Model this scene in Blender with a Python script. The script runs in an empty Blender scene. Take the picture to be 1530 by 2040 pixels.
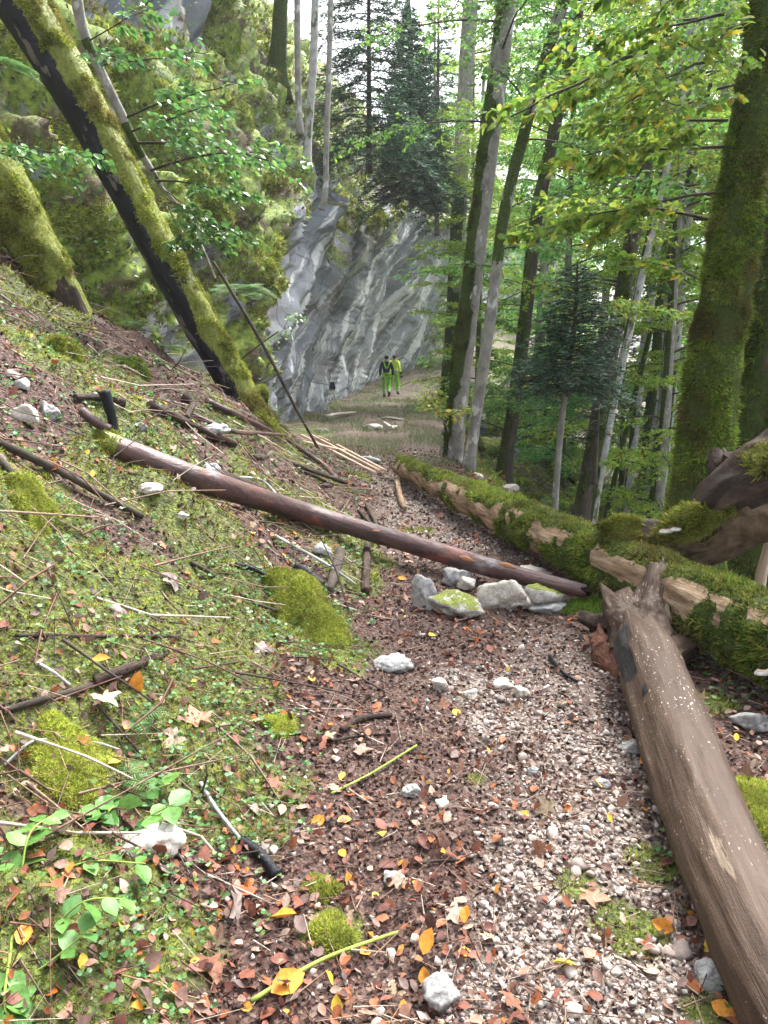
import bpy, math
import numpy as np
from mathutils import Matrix, Vector

# ------------------------------------------------------------------ camera, world, sun, exposure
scene = bpy.context.scene
COL = scene.collection
FPX, PITCH, CAMZ = 1473.0, math.radians(11.5), 1.6
cam_data = bpy.data.cameras.new('camera')
cam = bpy.data.objects.new('camera', cam_data)
COL.objects.link(cam)
cam.location = (0, 0, CAMZ)
cam.rotation_euler = (math.radians(90) - PITCH, 0, 0)
cam_data.sensor_fit = 'VERTICAL'
cam_data.sensor_height = 36.0
cam_data.lens = FPX / 2040 * 36.0
cam_data.clip_start = 0.05
cam_data.clip_end = 2000
scene.camera = cam

SUN_EL, SUN_AZ = math.radians(58), math.radians(36)      # azimuth from +Y towards +X
world = bpy.data.worlds.new('World')
scene.world = world
world.use_nodes = True
wn = world.node_tree
wn.nodes.clear()
w_out = wn.nodes.new('ShaderNodeOutputWorld')
w_bg = wn.nodes.new('ShaderNodeBackground')
w_sky = wn.nodes.new('ShaderNodeTexSky')
w_sky.sky_type = 'NISHITA'
w_sky.sun_disc = False
w_sky.sun_elevation = SUN_EL
w_sky.sun_rotation = SUN_AZ
w_sky.air_density = 1.0
w_sky.dust_density = 6.0
w_sky.ozone_density = 1.0
w_hs = wn.nodes.new('ShaderNodeHueSaturation')
w_hs.inputs['Saturation'].default_value = 0.30            # thin even cloud: a white sky
w_bg.inputs['Strength'].default_value = 0.15
wn.links.new(w_sky.outputs[0], w_hs.inputs['Color'])
wn.links.new(w_hs.outputs[0], w_bg.inputs['Color'])
wn.links.new(w_bg.outputs[0], w_out.inputs['Surface'])

sun_data = bpy.data.lights.new('sun', 'SUN')
sun_data.energy = 2.5
sun_data.angle = math.radians(25)
sun_data.color = (1.0, 0.96, 0.9)
sun = bpy.data.objects.new('sun', sun_data)
COL.objects.link(sun)
sd = Vector((math.sin(SUN_AZ) * math.cos(SUN_EL), math.cos(SUN_AZ) * math.cos(SUN_EL), math.sin(SUN_EL)))
sun.rotation_euler = sd.to_track_quat('Z', 'Y').to_euler()

scene.view_settings.view_transform = 'Standard'
scene.view_settings.look = 'None'
scene.view_settings.exposure = 1.98
scene.view_settings.gamma = 1.0
scene.view_settings.use_curve_mapping = False
scene.render.engine = 'CYCLES'
scene.cycles.use_denoising = True
scene.cycles.max_bounces = 8
scene.cycles.diffuse_bounces = 5
scene.cycles.glossy_bounces = 2
scene.cycles.transmission_bounces = 4
scene.cycles.use_adaptive_sampling = True
scene.cycles.adaptive_threshold = 0.02

rng = np.random.default_rng(7)

# ------------------------------------------------------------------ numpy noise
def _h(ix, iy, iz, seed):
    h = (ix.astype(np.int64) * 374761393 + iy.astype(np.int64) * 668265263 + iz.astype(np.int64) * 2147483647 + seed * 974711) & 0xffffffff
    h = ((h ^ (h >> 13)) * 1274126177) & 0xffffffff
    h = ((h ^ (h >> 16)) * 2246822519) & 0xffffffff
    return ((h ^ (h >> 15)) & 0xffffff) / float(0xffffff)

def vnoise(x, y, z=None, seed=0):
    x = np.asarray(x, float); y = np.asarray(y, float)
    z = np.zeros_like(x) if z is None else np.asarray(z, float)
    x, y, z = np.broadcast_arrays(x, y, z)
    fx, fy, fz = np.floor(x), np.floor(y), np.floor(z)
    ux, uy, uz = x - fx, y - fy, z - fz
    ux = ux * ux * (3 - 2 * ux); uy = uy * uy * (3 - 2 * uy); uz = uz * uz * (3 - 2 * uz)
    r = 0
    for dx in (0, 1):
        wx = ux if dx else 1 - ux
        for dy in (0, 1):
            wy = uy if dy else 1 - uy
            for dz in (0, 1):
                wz = uz if dz else 1 - uz
                r = r + wx * wy * wz * _h(fx + dx, fy + dy, fz + dz, seed)
    return r * 2 - 1

def fbm(x, y, z=None, octv=4, seed=0, gain=0.5):
    r, a, f = 0, 1.0, 1.0
    z = 0 * np.asarray(x, float) if z is None else z
    for o in range(octv):
        r = r + a * vnoise(np.asarray(x) * f, np.asarray(y) * f, np.asarray(z) * f, seed + o * 17)
        a *= gain; f *= 2.03
    return r

def sstep(a, b, x):
    t = np.clip((x - a) / (b - a), 0, 1)
    return t * t * (3 - 2 * t)

# ------------------------------------------------------------------ camera rays to places
def ray(u, v):
    a = (np.asarray(u, float) - 765) / FPX
    b = (1020 - np.asarray(v, float)) / FPX
    return a, math.cos(PITCH) + b * math.sin(PITCH), -math.sin(PITCH) + b * math.cos(PITCH)

def at(u, v, y):
    a, ry, rz = ray(u, v)
    t = y / ry
    return np.array([a * t, y, CAMZ + rz * t], float)

# ------------------------------------------------------------------ the lie of the land
def path_c(y): return np.interp(y, [-5, 1.5, 3.5, 5, 8.5, 10.5, 13, 22, 34, 47, 60, 90, 200], [0, .15, .5, .62, .3, .1, .2, -.05, .5, 2.4, 5.4, 11, 30])
def path_w(y): return np.interp(y, [0, 1.5, 3.5, 5, 8.5, 10.5, 13, 22, 34, 60, 200], [.55, .6, .6, .65, .38, .35, .9, 1.7, 1.8, 1.6, 1.6])
def path_z(y): return np.interp(y, [0, 20, 30, 36, 48, 60, 90, 200], [0, 0, .05, .2, 1.15, 2.7, 6, 12])
def edge_r(y): return np.interp(y, [-5, 1.5, 3.6, 5, 7, 10.5, 13, 16, 22, 34, 47, 60, 200], [3.2, 3.2, 2.9, 2.6, 2.0, 1.25, 1.3, 1.5, 1.9, 3.2, 5.0, 7.5, 40])

MOUNDS = []      # (x, y, radius, height) cushions raised in the ground itself

def H(x, y):
    x = np.asarray(x, float); y = np.asarray(y, float)
    x, y = np.broadcast_arrays(x, y)
    xl = path_c(y) - path_w(y)
    s = xl - x
    sp = (np.sqrt(s * s + .05) + s) * .5
    k = .60 + .035 * np.clip(sp, 0, 4)
    k = k * (0.55 + 0.45 * sstep(.2, 1.6, sp))
    hl = k * np.clip(sp - .03, 0, 60)
    yr = np.interp(x, [-8, -6, -4.5, -3.5, -1.45, 0, 1], [5.0, 5.6, 6.9, 7.7, 9.6, 10.6, 11])
    d = np.clip(y - yr, 0, None)
    hl = hl * (1.0 / (1.0 + (d / 1.9) ** 2))
    hl = np.minimum(hl, 6)
    bumps = fbm(x * 1.1, y * 1.1, octv=4, seed=3) * .075 * (0.25 + np.clip(sp, 0, 1.5)) + fbm(x * 5, y * 5, octv=3, seed=9) * (.018 + .03 * sstep(.1, .8, sp)) + np.abs(fbm(x * 2.3 + 5, y * 2.3, octv=2, seed=19)) * .07 * sstep(.15, .9, sp)
    r = x - edge_r(y)
    rp = (np.sqrt(r * r + .06) + r) * .5
    dr = .98 * np.minimum(rp, 1.9) + .30 * np.clip(rp - 1.9, 0, 16) + .12 * np.clip(rp - 17.9, 0, 200)
    rough = fbm(x * .5 + 7, y * .5, octv=4, seed=21) * .30 * sstep(.3, 2.5, rp) + np.abs(fbm(x * 1.6, y * 1.6, octv=3, seed=31)) * .22 * sstep(.2, 1, rp)
    z = path_z(y) + hl + bumps - dr + rough
    for (mx, my, mr, mh) in MOUNDS:
        q = ((x - mx) ** 2 + (y - my) ** 2) / (mr * mr)
        z = z + mh * np.exp(-q * q * .8) * (q < 6)
    return z

def G(u, v, dmin=1.0):
    """the place on the ground that a pixel of the photograph shows"""
    u = np.atleast_1d(np.asarray(u, float)); v = np.atleast_1d(np.asarray(v, float))
    a, ry, rz = ray(u, v)
    ts = dmin * 1.025 ** np.arange(170)
    tn = ts[None] * np.ones_like(u)[:, None]
    below = (CAMZ + rz[:, None] * tn) < H(a[:, None] * tn, ry[:, None] * tn)
    tt = np.where(below.any(1), ts[np.argmax(below, 1)], 60.0)
    lo, hi = tt / 1.025, tt.copy()
    for i in range(10):
        m = (lo + hi) / 2
        b = CAMZ + rz * m < H(a * m, ry * m)
        hi = np.where(b, m, hi); lo = np.where(b, lo, m)
    x, y = a * hi, ry * hi
    return np.stack([x, y, H(x, y)], -1)

def G1(u, v): return G(u, v)[0]

for (u, v, r, h) in [(590, 1185, .17, .10), (650, 1245, .17, .10), (180, 1830, .26, .07), (640, 1130, .2, .04)]:
    p = G1(u, v)
    MOUNDS.append((p[0], p[1], r, h))

# ------------------------------------------------------------------ node helpers
class NT:
    def __init__(self, name):
        self.m = bpy.data.materials.new(name)
        self.m.use_nodes = True
        self.t = self.m.node_tree
        self.t.nodes.clear()
        self.out = self.t.nodes.new('ShaderNodeOutputMaterial')
    def n(self, typ, **kw):
        nd = self.t.nodes.new(typ)
        for k, v in kw.items():
            setattr(nd, k, v)
        return nd
    def l(self, a, b): self.t.links.new(a, b)
    def setin(self, sock, v):
        if isinstance(v, bpy.types.NodeSocket): self.l(v, sock)
        elif isinstance(v, tuple) and len(v) == 3 and sock.type == 'RGBA': sock.default_value = (*v, 1)
        else: sock.default_value = v
    def attr(self, name, out='Color'):
        nd = self.n('ShaderNodeAttribute', attribute_name=name); return nd.outputs[out]
    def pos(self):
        return self.n('ShaderNodeNewGeometry').outputs['Position']
    def noise(self, vec, scale, detail=4, rough=.55, dist=0, out='Fac'):
        nd = self.n('ShaderNodeTexNoise'); self.l(vec, nd.inputs['Vector'])
        nd.inputs['Scale'].default_value = scale; nd.inputs['Detail'].default_value = detail
        nd.inputs['Roughness'].default_value = rough; nd.inputs['Distortion'].default_value = dist
        return nd.outputs[out]
    def voro(self, vec, scale, feature='F1', out='Distance'):
        nd = self.n('ShaderNodeTexVoronoi', feature=feature); self.l(vec, nd.inputs['Vector'])
        nd.inputs['Scale'].default_value = scale
        return nd.outputs[out]
    def ramp(self, fac, stops):
        nd = self.n('ShaderNodeValToRGB'); self.l(fac, nd.inputs[0])
        e = nd.color_ramp.elements
        while len(e) < len(stops): e.new(.5)
        for el, (p, c) in zip(e, stops):
            el.position = p
            el.color = (*c, 1) if isinstance(c, tuple) else (c, c, c, 1)
        return nd.outputs[0]
    def mix(self, f, a, b, blend='MIX'):
        nd = self.n('ShaderNodeMix', data_type='RGBA', blend_type=blend)
        self.setin(nd.inputs[0], f); self.setin(nd.inputs[6], a); self.setin(nd.inputs[7], b)
        return nd.outputs[2]
    def math(self, op, a, b=0.0, clamp=False):
        nd = self.n('ShaderNodeMath', operation=op, use_clamp=clamp)
        self.setin(nd.inputs[0], a); self.setin(nd.inputs[1], b)
        return nd.outputs[0]
    def mapv(self, vec, scale=(1, 1, 1), rot=(0, 0, 0)):
        nd = self.n('ShaderNodeMapping'); self.l(vec, nd.inputs[0])
        nd.inputs['Scale'].default_value = scale; nd.inputs['Rotation'].default_value = rot
        return nd.outputs[0]
    def bump(self, h, strength=.5, dist=.02):
        nd = self.n('ShaderNodeBump'); nd.inputs['Strength'].default_value = strength
        nd.inputs['Distance'].default_value = dist; self.l(h, nd.inputs['Height'])
        return nd.outputs[0]
    def fin(self, color, rough=.8, bump=None, spec=.3, trans=0.0):
        p = self.n('ShaderNodeBsdfPrincipled')
        self.setin(p.inputs['Base Color'], color)
        self.setin(p.inputs['Roughness'], rough)
        p.inputs['Specular IOR Level'].default_value = spec
        if bump is not None: self.l(bump, p.inputs['Normal'])
        if trans:
            tr = self.n('ShaderNodeBsdfTranslucent'); self.setin(tr.inputs['Color'], color)
            mx = self.n('ShaderNodeMixShader'); mx.inputs[0].default_value = trans
            self.l(p.outputs[0], mx.inputs[1]); self.l(tr.outputs[0], mx.inputs[2])
            self.l(mx.outputs[0], self.out.inputs['Surface'])
        else:
            self.l(p.outputs[0], self.out.inputs['Surface'])
        return self.m

def m_leafy(name, rough=.5, spec=.4, trans=.35):
    t = NT(name); p = t.pos()
    v = t.ramp(t.noise(p, 70, 3, .6), [(.3, .66), (.5, 1.0), (.72, 1.28)])
    c = t.mix(1.0, t.attr('col'), v, 'MULTIPLY')
    return t.fin(c, rough, spec=spec, trans=trans)

def m_col(name, rough=.85, spec=.2, nscale=30, bstr=.4, bdist=.01):
    t = NT(name); p = t.pos()
    nz = t.noise(p, nscale, 5)
    c = t.mix(1.0, t.attr('col'), t.ramp(nz, [(.25, .62), (.75, 1.35)]), 'MULTIPLY')
    return t.fin(c, rough, t.bump(nz, bstr, bdist), spec)

M = {}
M['leaf'] = m_leafy('beech_leaf', .6, .25, .58)
M['needle'] = m_leafy('needles', .6, .25, .15)
M['moss_sprig'] = m_leafy('moss_sprigs', .8, .15, .3)
M['dead_leaf'] = m_leafy('dead_leaves', .55, .22, .12)
M['herb'] = m_leafy('herb_leaves', .45, .45, .3)
M['stone'] = m_col('limestone', .8, .3, 45, .5, .01)
M['twig'] = m_col('twig_bark', .8, .3, 60, .5, .004)

def m_ground():
    t = NT('forest_soil'); p = t.pos()
    n1 = t.noise(p, 3.0, 6, .65); n2 = t.noise(p, 55, 4, .7); v = t.voro(p, 42, out='Color')
    v2 = t.voro(t.mapv(p, (1, 1, .3)), 85, out='Color')
    soil = t.ramp(n1, [(.3, (.03, .02, .018)), (.55, (.06, .037, .033)), (.75, (.10, .062, .052))])
    bits = t.mix(.65, soil, t.ramp(v2, [(.1, (.03, .02, .018)), (.5, (.09, .045, .034)), (.8, (.17, .10, .075)), (.95, (.28, .21, .17))]))
    grav = t.ramp(v, [(.0, (.08, .06, .05)), (.45, (.24, .20, .17)), (.9, (.50, .44, .39))])
    gm = t.math('MULTIPLY', t.attr('gravel', 'Fac'), t.ramp(n2, [(.35, 0.), (.6, 1.)]), True)
    c = t.mix(gm, bits, grav)
    mcol = t.ramp(t.noise(p, 22, 6, .7), [(.32, (.022, .022, .012)), (.5, (.08, .11, .022)), (.68, (.20, .25, .04))])
    mm = t.math('MULTIPLY', t.attr('moss', 'Fac'), t.ramp(n2, [(.25, .55), (.6, 1.)]), True)
    c = t.mix(mm, c, mcol)
    h = t.math('ADD', n2, t.voro(p, 60))
    return t.fin(c, .75, t.bump(h, .8, .02), .35)
M['ground'] = m_ground()

def m_rock():
    t = NT('cliff_limestone')
    sp = t.attr('sp', 'Vector')              # x along the streaks, y across them, z depth
    geo = t.n('ShaderNodeNewGeometry'); p = geo.outputs['Position']
    streak = t.noise(t.mapv(sp, (.085, 1.0, .3)), 2.1, 7, .62, .25)
    fine = t.noise(t.mapv(sp, (.16, 1.6, 1)), 4.2, 8, .74, .15)
    crack = t.voro(t.mapv(sp, (.35, 1.0, .6)), 1.5, 'DISTANCE_TO_EDGE')
    big = t.noise(sp, .35, 4, .6)
    base = t.ramp(big, [(.3, (.12, .14, .17)), (.5, (.20, .222, .26)), (.7, (.33, .35, .39))])
    c = t.mix(t.ramp(streak, [(.53, 0.), (.57, .9)]), base, (.56, .57, .60))
    c = t.mix(t.ramp(streak, [(.38, .85), (.43, 0.)]), c, (.085, .095, .105))
    c = t.mix(t.ramp(fine, [(.58, 0.), (.64, .7)]), c, (.66, .66, .66))
    c = t.mix(t.ramp(fine, [(.28, .6), (.36, 0.)]), c, (.05, .052, .055))
    c = t.mix(t.ramp(crack, [(.0, .8), (.018, 0.)]), c, (.06, .06, .065))
    tint = t.ramp(t.noise(p, .5, 3), [(.55, 0.), (.68, .35)])
    c = t.mix(tint, c, (.22, .17, .13))
    mossn = t.noise(p, 2.6, 6, .65)
    mm = t.math('MULTIPLY', t.attr('moss', 'Fac'), 1.0)
    mm = t.ramp(t.math('ADD', mm, t.math('MULTIPLY', t.math('SUBTRACT', mossn, .5), 1.1)), [(.42, 0.), (.55, 1.)])
    mcol = t.ramp(t.noise(p, 7, 6, .7), [(.3, (.018, .028, .008)), (.44, (.11, .17, .022)), (.62, (.27, .36, .05))])
    soil = t.ramp(t.noise(p, 12, 6, .7), [(.3, (.025, .018, .014)), (.55, (.10, .06, .045)), (.75, (.26, .19, .14))])
    mcol = t.mix(t.ramp(t.noise(p, 1.3, 5, .6), [(.50, 0.), (.60, .85)]), mcol, soil)
    mcol = t.mix(t.ramp(t.noise(p, 5.5, 6, .7), [(.61, 0.), (.65, .8)]), mcol, (.36, .37, .37))
    c = t.mix(mm, c, mcol)
    h = t.math('ADD', t.math('MULTIPLY', fine, .7), t.noise(p, 18, 5, .7))
    return t.fin(c, .7, t.bump(h, .7, .06), .35)
M['rock'] = m_rock()

def m_bark(name, stops, moss=((.05, .075, .012), (.13, .17, .025)), along=.25, scale=16, rough=.85, specks=None, patch=None, bstr=.7, bdist=.02, spec=.25):
    """sp = (along, around, radius); moss attribute covers with moss"""
    t = NT(name); sp = t.attr('sp', 'Vector'); p = t.pos()
    n = t.noise(t.mapv(sp, (along, 1, 1)), scale, 6, .65, .3)
    c = t.ramp(n, stops)
    if patch:
        for (sc, lo, hi, colr, stretch) in patch:
            m = t.ramp(t.noise(t.mapv(sp, (stretch, 1, 1)), sc, 5, .6), [(lo, 0.), (hi, 1.)])
            c = t.mix(m, c, colr)
    if specks:
        for (sc, lo, hi, colr) in specks:
            m = t.ramp(t.noise(t.mapv(sp, (.55, 1.3, 1)), sc, 2, .5), [(lo, 0.), (hi, 1.)])
            m = t.math('MULTIPLY', m, t.ramp(t.noise(sp, 3.0, 3), [(.42, 0.), (.58, 1.)]))
            c = t.mix(m, c, colr)
    mn = t.noise(p, 24, 5, .7)
    mc = t.ramp(t.noise(p, 30, 4, .7), [(.3, moss[0]), (.65, moss[1])])
    f = t.ramp(t.math('ADD', t.attr('moss', 'Fac'), t.math('MULTIPLY', t.math('SUBTRACT', mn, .5), .9)), [(.45, 0.), (.55, 1.)])
    c = t.mix(f, c, mc)
    return t.fin(c, rough, t.bump(t.math('ADD', n, t.math('MULTIPLY', mn, .5)), bstr, bdist), spec)

YM = ((.08, .10, .02), (.24, .27, .05))
GM = ((.014, .022, .006), (.060, .095, .014))
M['bark_mossy'] = m_bark('mossy_bark', [(.3, (.04, .03, .022)), (.7, (.13, .10, .07))], GM)
M['bark_beech'] = m_bark('grey_beech_bark', [(.3, (.14, .13, .12)), (.7, (.33, .32, .30))], GM, .6, 9, patch=[(6, .58, .64, (.50, .50, .49), .5)])
M['bark_white'] = m_bark('pale_beech_bark', [(.3, (.24, .24, .24)), (.7, (.50, .50, .50))], GM, .8, 9, patch=[(7, .56, .62, (.10, .12, .05), .4)])
M['bark_dark'] = m_bark('dark_bark', [(.3, (.025, .02, .016)), (.7, (.085, .07, .055))], GM)
M['bark_black'] = m_bark('wet_black_bark', [(.3, (.004, .005, .008)), (.75, (.013, .015, .022))], YM, .25, 9, rough=.55,
                         patch=[(6.5, .60, .63, (.13, .11, .105), .4), (26, .66, .70, (.10, .085, .08), .6)])
M['bark_spruce'] = m_bark('red_spruce_bark', [(.3, (.030, .018, .020)), (.7, (.12, .058, .052))], YM, .2, 14, rough=.45, spec=.5,
                          patch=[(7, .57, .64, (.20, .065, .05), .35), (22, .61, .66, (.025, .018, .02), .9), (4.5, .60, .68, (.20, .19, .20), .5)])
M['wood_rot'] = m_bark('rotten_tan_wood', [(.25, (.08, .045, .028)), (.5, (.29, .20, .13)), (.75, (.50, .39, .27))], GM, .18, 22, bstr=1.0, bdist=.03,
                       patch=[(5, .62, .68, (.035, .02, .014), .4)])
M['wood_bare'] = m_bark('bare_brown_wood', [(.22, (.015, .009, .006)), (.34, (.042, .026, .018)), (.55, (.064, .041, .029)), (.78, (.115, .080, .058))], YM, .07, 26, rough=.62, spec=.25, bstr=.8, bdist=.012,
                        specks=[(95, .67, .69, (.46, .40, .34)), (38, .71, .73, (.38, .32, .26))], patch=[(3.2, .60, .66, (.035, .026, .022), .2), (9, .64, .66, (.20, .155, .115), .12)])
M['wood_stain'] = M['wood_bare']
M['bark_decay'] = m_bark('decayed_dark_bark', [(.25, (.012, .008, .007)), (.5, (.034, .022, .017)), (.75, (.10, .066, .047))], YM, .16, 17, rough=.7, bstr=1.0, bdist=.03)
M['bark_under'] = m_bark('brown_cracked_bark', [(.3, (.05, .034, .022)), (.5, (.12, .085, .055)), (.75, (.22, .17, .12))], YM, .8, 18, bstr=.8, bdist=.02)
M['wood_pale'] = m_bark('pale_split_wood', [(.3, (.40, .29, .20)), (.7, (.68, .56, .44))], YM, .12, 20)
M['wood_orange'] = m_bark('fresh_cut_knot', [(.3, (.30, .13, .06)), (.7, (.48, .26, .15))], YM, .4, 20)
M['wood_red'] = m_bark('crumbling_red_rot', [(.3, (.045, .02, .015)), (.6, (.16, .07, .045)), (.8, (.28, .14, .09))], YM, .5, 22, bstr=1.0, bdist=.03)

def m_plain(name, c, rough=.8, spec=.3, nscale=40, amt=.25):
    t = NT(name); n = t.noise(t.pos(), nscale, 3)
    cc = t.mix(1.0, c, t.ramp(n, [(.3, 1 - amt), (.7, 1 + amt)]), 'MULTIPLY')
    return t.fin(cc, rough, t.bump(n, .3, .004), spec)

# ------------------------------------------------------------------ mesh building
def mesh_np(name, V, T, mat=None, col=None, attrs=None, smooth=False):
    """V (n,3), T (m,k) with k 3 or 4"""
    V = np.ascontiguousarray(V, np.float32); T = np.ascontiguousarray(T, np.int32)
    me = bpy.data.meshes.new(name)
    k = T.shape[1]
    me.vertices.add(len(V)); me.vertices.foreach_set('co', V.ravel())
    me.loops.add(T.size); me.loops.foreach_set('vertex_index', T.ravel())
    me.polygons.add(len(T)); me.polygons.foreach_set('loop_start', np.arange(0, T.size, k, dtype=np.int32))
    me.polygons.foreach_set('loop_total', np.full(len(T), k, np.int32))
    if smooth: me.polygons.foreach_set('use_smooth', np.ones(len(T), bool))
    me.update(calc_edges=True)
    if col is not None:
        at_ = me.attributes.new('col', 'FLOAT_COLOR', 'POINT')
        c4 = np.ones((len(V), 4), np.float32); c4[:, :3] = col
        at_.data.foreach_set('color', c4.ravel())
    for nm, arr in (attrs or {}).items():
        arr = np.asarray(arr, np.float32)
        if arr.ndim == 1:
            a_ = me.attributes.new(nm, 'FLOAT', 'POINT'); a_.data.foreach_set('value', arr)
        else:
            a_ = me.attributes.new(nm, 'FLOAT_VECTOR', 'POINT'); a_.data.foreach_set('vector', arr.ravel())
    if mat: me.materials.append(mat)
    return me

def link(name, me, parent=None, loc=None, rot=None, scale=None):
    o = bpy.data.objects.new(name, me); COL.objects.link(o)
    if parent is not None: o.parent = parent
    if loc is not None: o.location = loc
    if rot is not None: o.rotation_euler = rot
    if scale is not None: o.scale = scale
    return o

def tag(o, label=None, cat=None, group=None, kind=None):
    if label: o['label'] = label
    if cat: o['category'] = cat
    if group: o['group'] = group
    if kind: o['kind'] = kind
    return o

def root(name, loc, label, cat, group=None):
    o = bpy.data.objects.new(name, None); COL.objects.link(o)
    o.location = tuple(float(c) for c in loc); o.empty_display_size = .2
    return tag(o, label, cat, group)

def part(name, V, T, mat, parent, col=None, attrs=None, smooth=False, kind=None, label=None):
    """mesh given in world coordinates, stored relative to its (unrotated) parent chain"""
    off = np.zeros(3)
    p = parent
    while p is not None:
        off += np.array(p.location); p = p.parent
    o = link(name, mesh_np(name, np.asarray(V) - off, T, mat, col, attrs, smooth), parent)
    if kind: o['kind'] = kind
    if label: o['label'] = label
    return o

def merge(parts):
    """parts: list of (V, T, col)"""
    Vs, Ts, Cs, off = [], [], [], 0
    for V, T, c in parts:
        Vs.append(V); Ts.append(T + off); Cs.append(np.broadcast_to(np.asarray(c, float), (len(V), 3))); off += len(V)
    return np.concatenate(Vs), np.concatenate(Ts), np.concatenate(Cs)

def inst(tv, tt, pos, R, scale, col):
    """copies of a template (tv, tt) merged into arrays; col (N,3) or (N,nv,3)"""
    N, nv = len(pos), len(tv)
    s = np.asarray(scale, float)
    if s.ndim == 0: s = np.full(N, float(s))
    if s.ndim == 1: s = s[:, None]
    L = tv[None, :, :] * s[:, None, :]
    V = np.einsum('nij,nkj->nki', R, L) + pos[:, None, :]
    T = tt[None] + (np.arange(N) * nv)[:, None, None]
    c = np.asarray(col, float)
    if c.ndim == 2: c = np.repeat(c[:, None, :], nv, 1)
    return V.reshape(-1, 3), T.reshape(-1, tt.shape[1]), c.reshape(-1, 3)

def unit(v): return v / np.maximum(np.linalg.norm(v, axis=-1, keepdims=True), 1e-9)

def frames(fwd, up):
    """R columns: x = side, y = forward, z = normal (close to up)"""
    f = unit(fwd); s = unit(np.cross(f, up)); n = np.cross(s, f)
    return np.stack([s, f, n], -1)

def rand_unit(n):
    v = rng.normal(size=(n, 3)); return unit(v)

def spline(pts, n):
    """Catmull-Rom through pts"""
    P = np.asarray(pts, float)
    if len(P) == 2: 
        t = np.linspace(0, 1, n)[:, None]; return P[0] * (1 - t) + P[1] * t
    Q = np.concatenate([[2 * P[0] - P[1]], P, [2 * P[-1] - P[-2]]])
    u = np.linspace(0, len(P) - 1, n); i = np.clip(u.astype(int), 0, len(P) - 2); t = (u - i)[:, None]
    a, b, c, d = Q[i], Q[i + 1], Q[i + 2], Q[i + 3]
    return .5 * (2 * b + (c - a) * t + (2 * a - 5 * b + 4 * c - d) * t ** 2 + (3 * b - a - 3 * c + d) * t ** 3)

def tube(path, rad, k=10, disp=None, cap=True, up=(0, 0, 1)):
    """returns V, quads, dict(sp, ang, tl, nrm). angle 0 points to 'up'"""
    P = np.asarray(path, float); n = len(P)
    r = np.interp(np.linspace(0, 1, n), np.linspace(0, 1, len(np.atleast_1d(rad))), np.atleast_1d(rad).astype(float))
    tg = np.gradient(P, axis=0); tg = unit(tg)
    upv = np.broadcast_to(np.asarray(up, float), tg.shape)
    s = unit(np.cross(tg, upv) + 1e-6); w = np.cross(s, tg)
    # parallel transport to avoid flips on steep tubes
    for i in range(1, n):
        v = s[i - 1] - tg[i] * np.dot(s[i - 1], tg[i])
        if np.dot(s[i], s[i - 1]) < .5: s[i] = v / max(np.linalg.norm(v), 1e-9); w[i] = np.cross(s[i], tg[i])
    ang = np.linspace(0, 2 * np.pi, k, endpoint=False)
    nr = np.cos(ang)[None, :, None] * w[:, None] + np.sin(ang)[None, :, None] * s[:, None]
    ln = np.concatenate([[0], np.cumsum(np.linalg.norm(np.diff(P, axis=0), axis=1))])
    A = np.broadcast_to(ang[None], (n, k)); L = np.broadcast_to(ln[:, None], (n, k)); Rr = np.broadcast_to(r[:, None], (n, k))
    rr = Rr if disp is None else Rr * (1 + disp(L, A, Rr))
    V = P[:, None] + nr * rr[..., None]
    sp = np.stack([L, A / (2 * np.pi) * 2 * np.pi * Rr.mean(), Rr * 0], -1)
    sp = np.stack([L, np.sin(A) * r.mean(), np.cos(A) * r.mean()], -1)      # seamless
    idx = np.arange(n * k).reshape(n, k)
    a = idx[:-1]; b = np.roll(idx, -1, 1)[:-1]; c = np.roll(idx, -1, 1)[1:]; d = idx[1:]
    Q = np.stack([a, b, c, d], -1).reshape(-1, 4)
    V = V.reshape(-1, 3); sp = sp.reshape(-1, 3); nrm = nr.reshape(-1, 3); AA = A.reshape(-1); LL = L.reshape(-1)
    if cap:
        c0, c1 = len(V), len(V) + 1
        V = np.concatenate([V, [P[0]], [P[-1]]]); sp = np.concatenate([sp, [[0, 0, 0]], [[ln[-1], 0, 0]]])
        nrm = np.concatenate([nrm, [-tg[0]], [tg[-1]]]); AA = np.append(AA, [np.pi, np.pi]); LL = np.append(LL, [0, ln[-1]])
        f0 = np.stack([np.full(k, c0), np.roll(idx[0], -1), idx[0], idx[0]], -1)
        f1 = np.stack([np.full(k, c1), idx[-1], np.roll(idx[-1], -1), np.roll(idx[-1], -1)], -1)
        tri = np.concatenate([f0, f1])[:, :3]
        Qt = np.concatenate([Q[:, [0, 1, 2]], Q[:, [0, 2, 3]], tri])
    else:
        Qt = np.concatenate([Q[:, [0, 1, 2]], Q[:, [0, 2, 3]]])
    return V, Qt, dict(sp=sp, ang=AA, L=LL, n=nrm, total=ln[-1])

def bark_disp(amp=.06, fl=3, fa=2, seed=1, knots=0):
    def f(L, A, R):
        x, y, z = L * fl, np.cos(A) * fa + 5, np.sin(A) * fa
        return amp * fbm(x, y, z, 3, seed) + amp * .4 * fbm(x * 4, y * 3, z * 3, 2, seed + 5)
    return f

# sprigs of moss: three narrow blades
_b = []
for k_ in range(3):
    a_ = k_ * 2.1
    dx, dy = math.cos(a_), math.sin(a_)
    _b += [[-dy * .16, dx * .16, 0], [dy * .16, -dx * .16, 0], [dx * .55, dy * .55, 1.0 - .18 * k_]]
SPRIG_V = np.array(_b); SPRIG_T = np.arange(9).reshape(3, 3)

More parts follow.
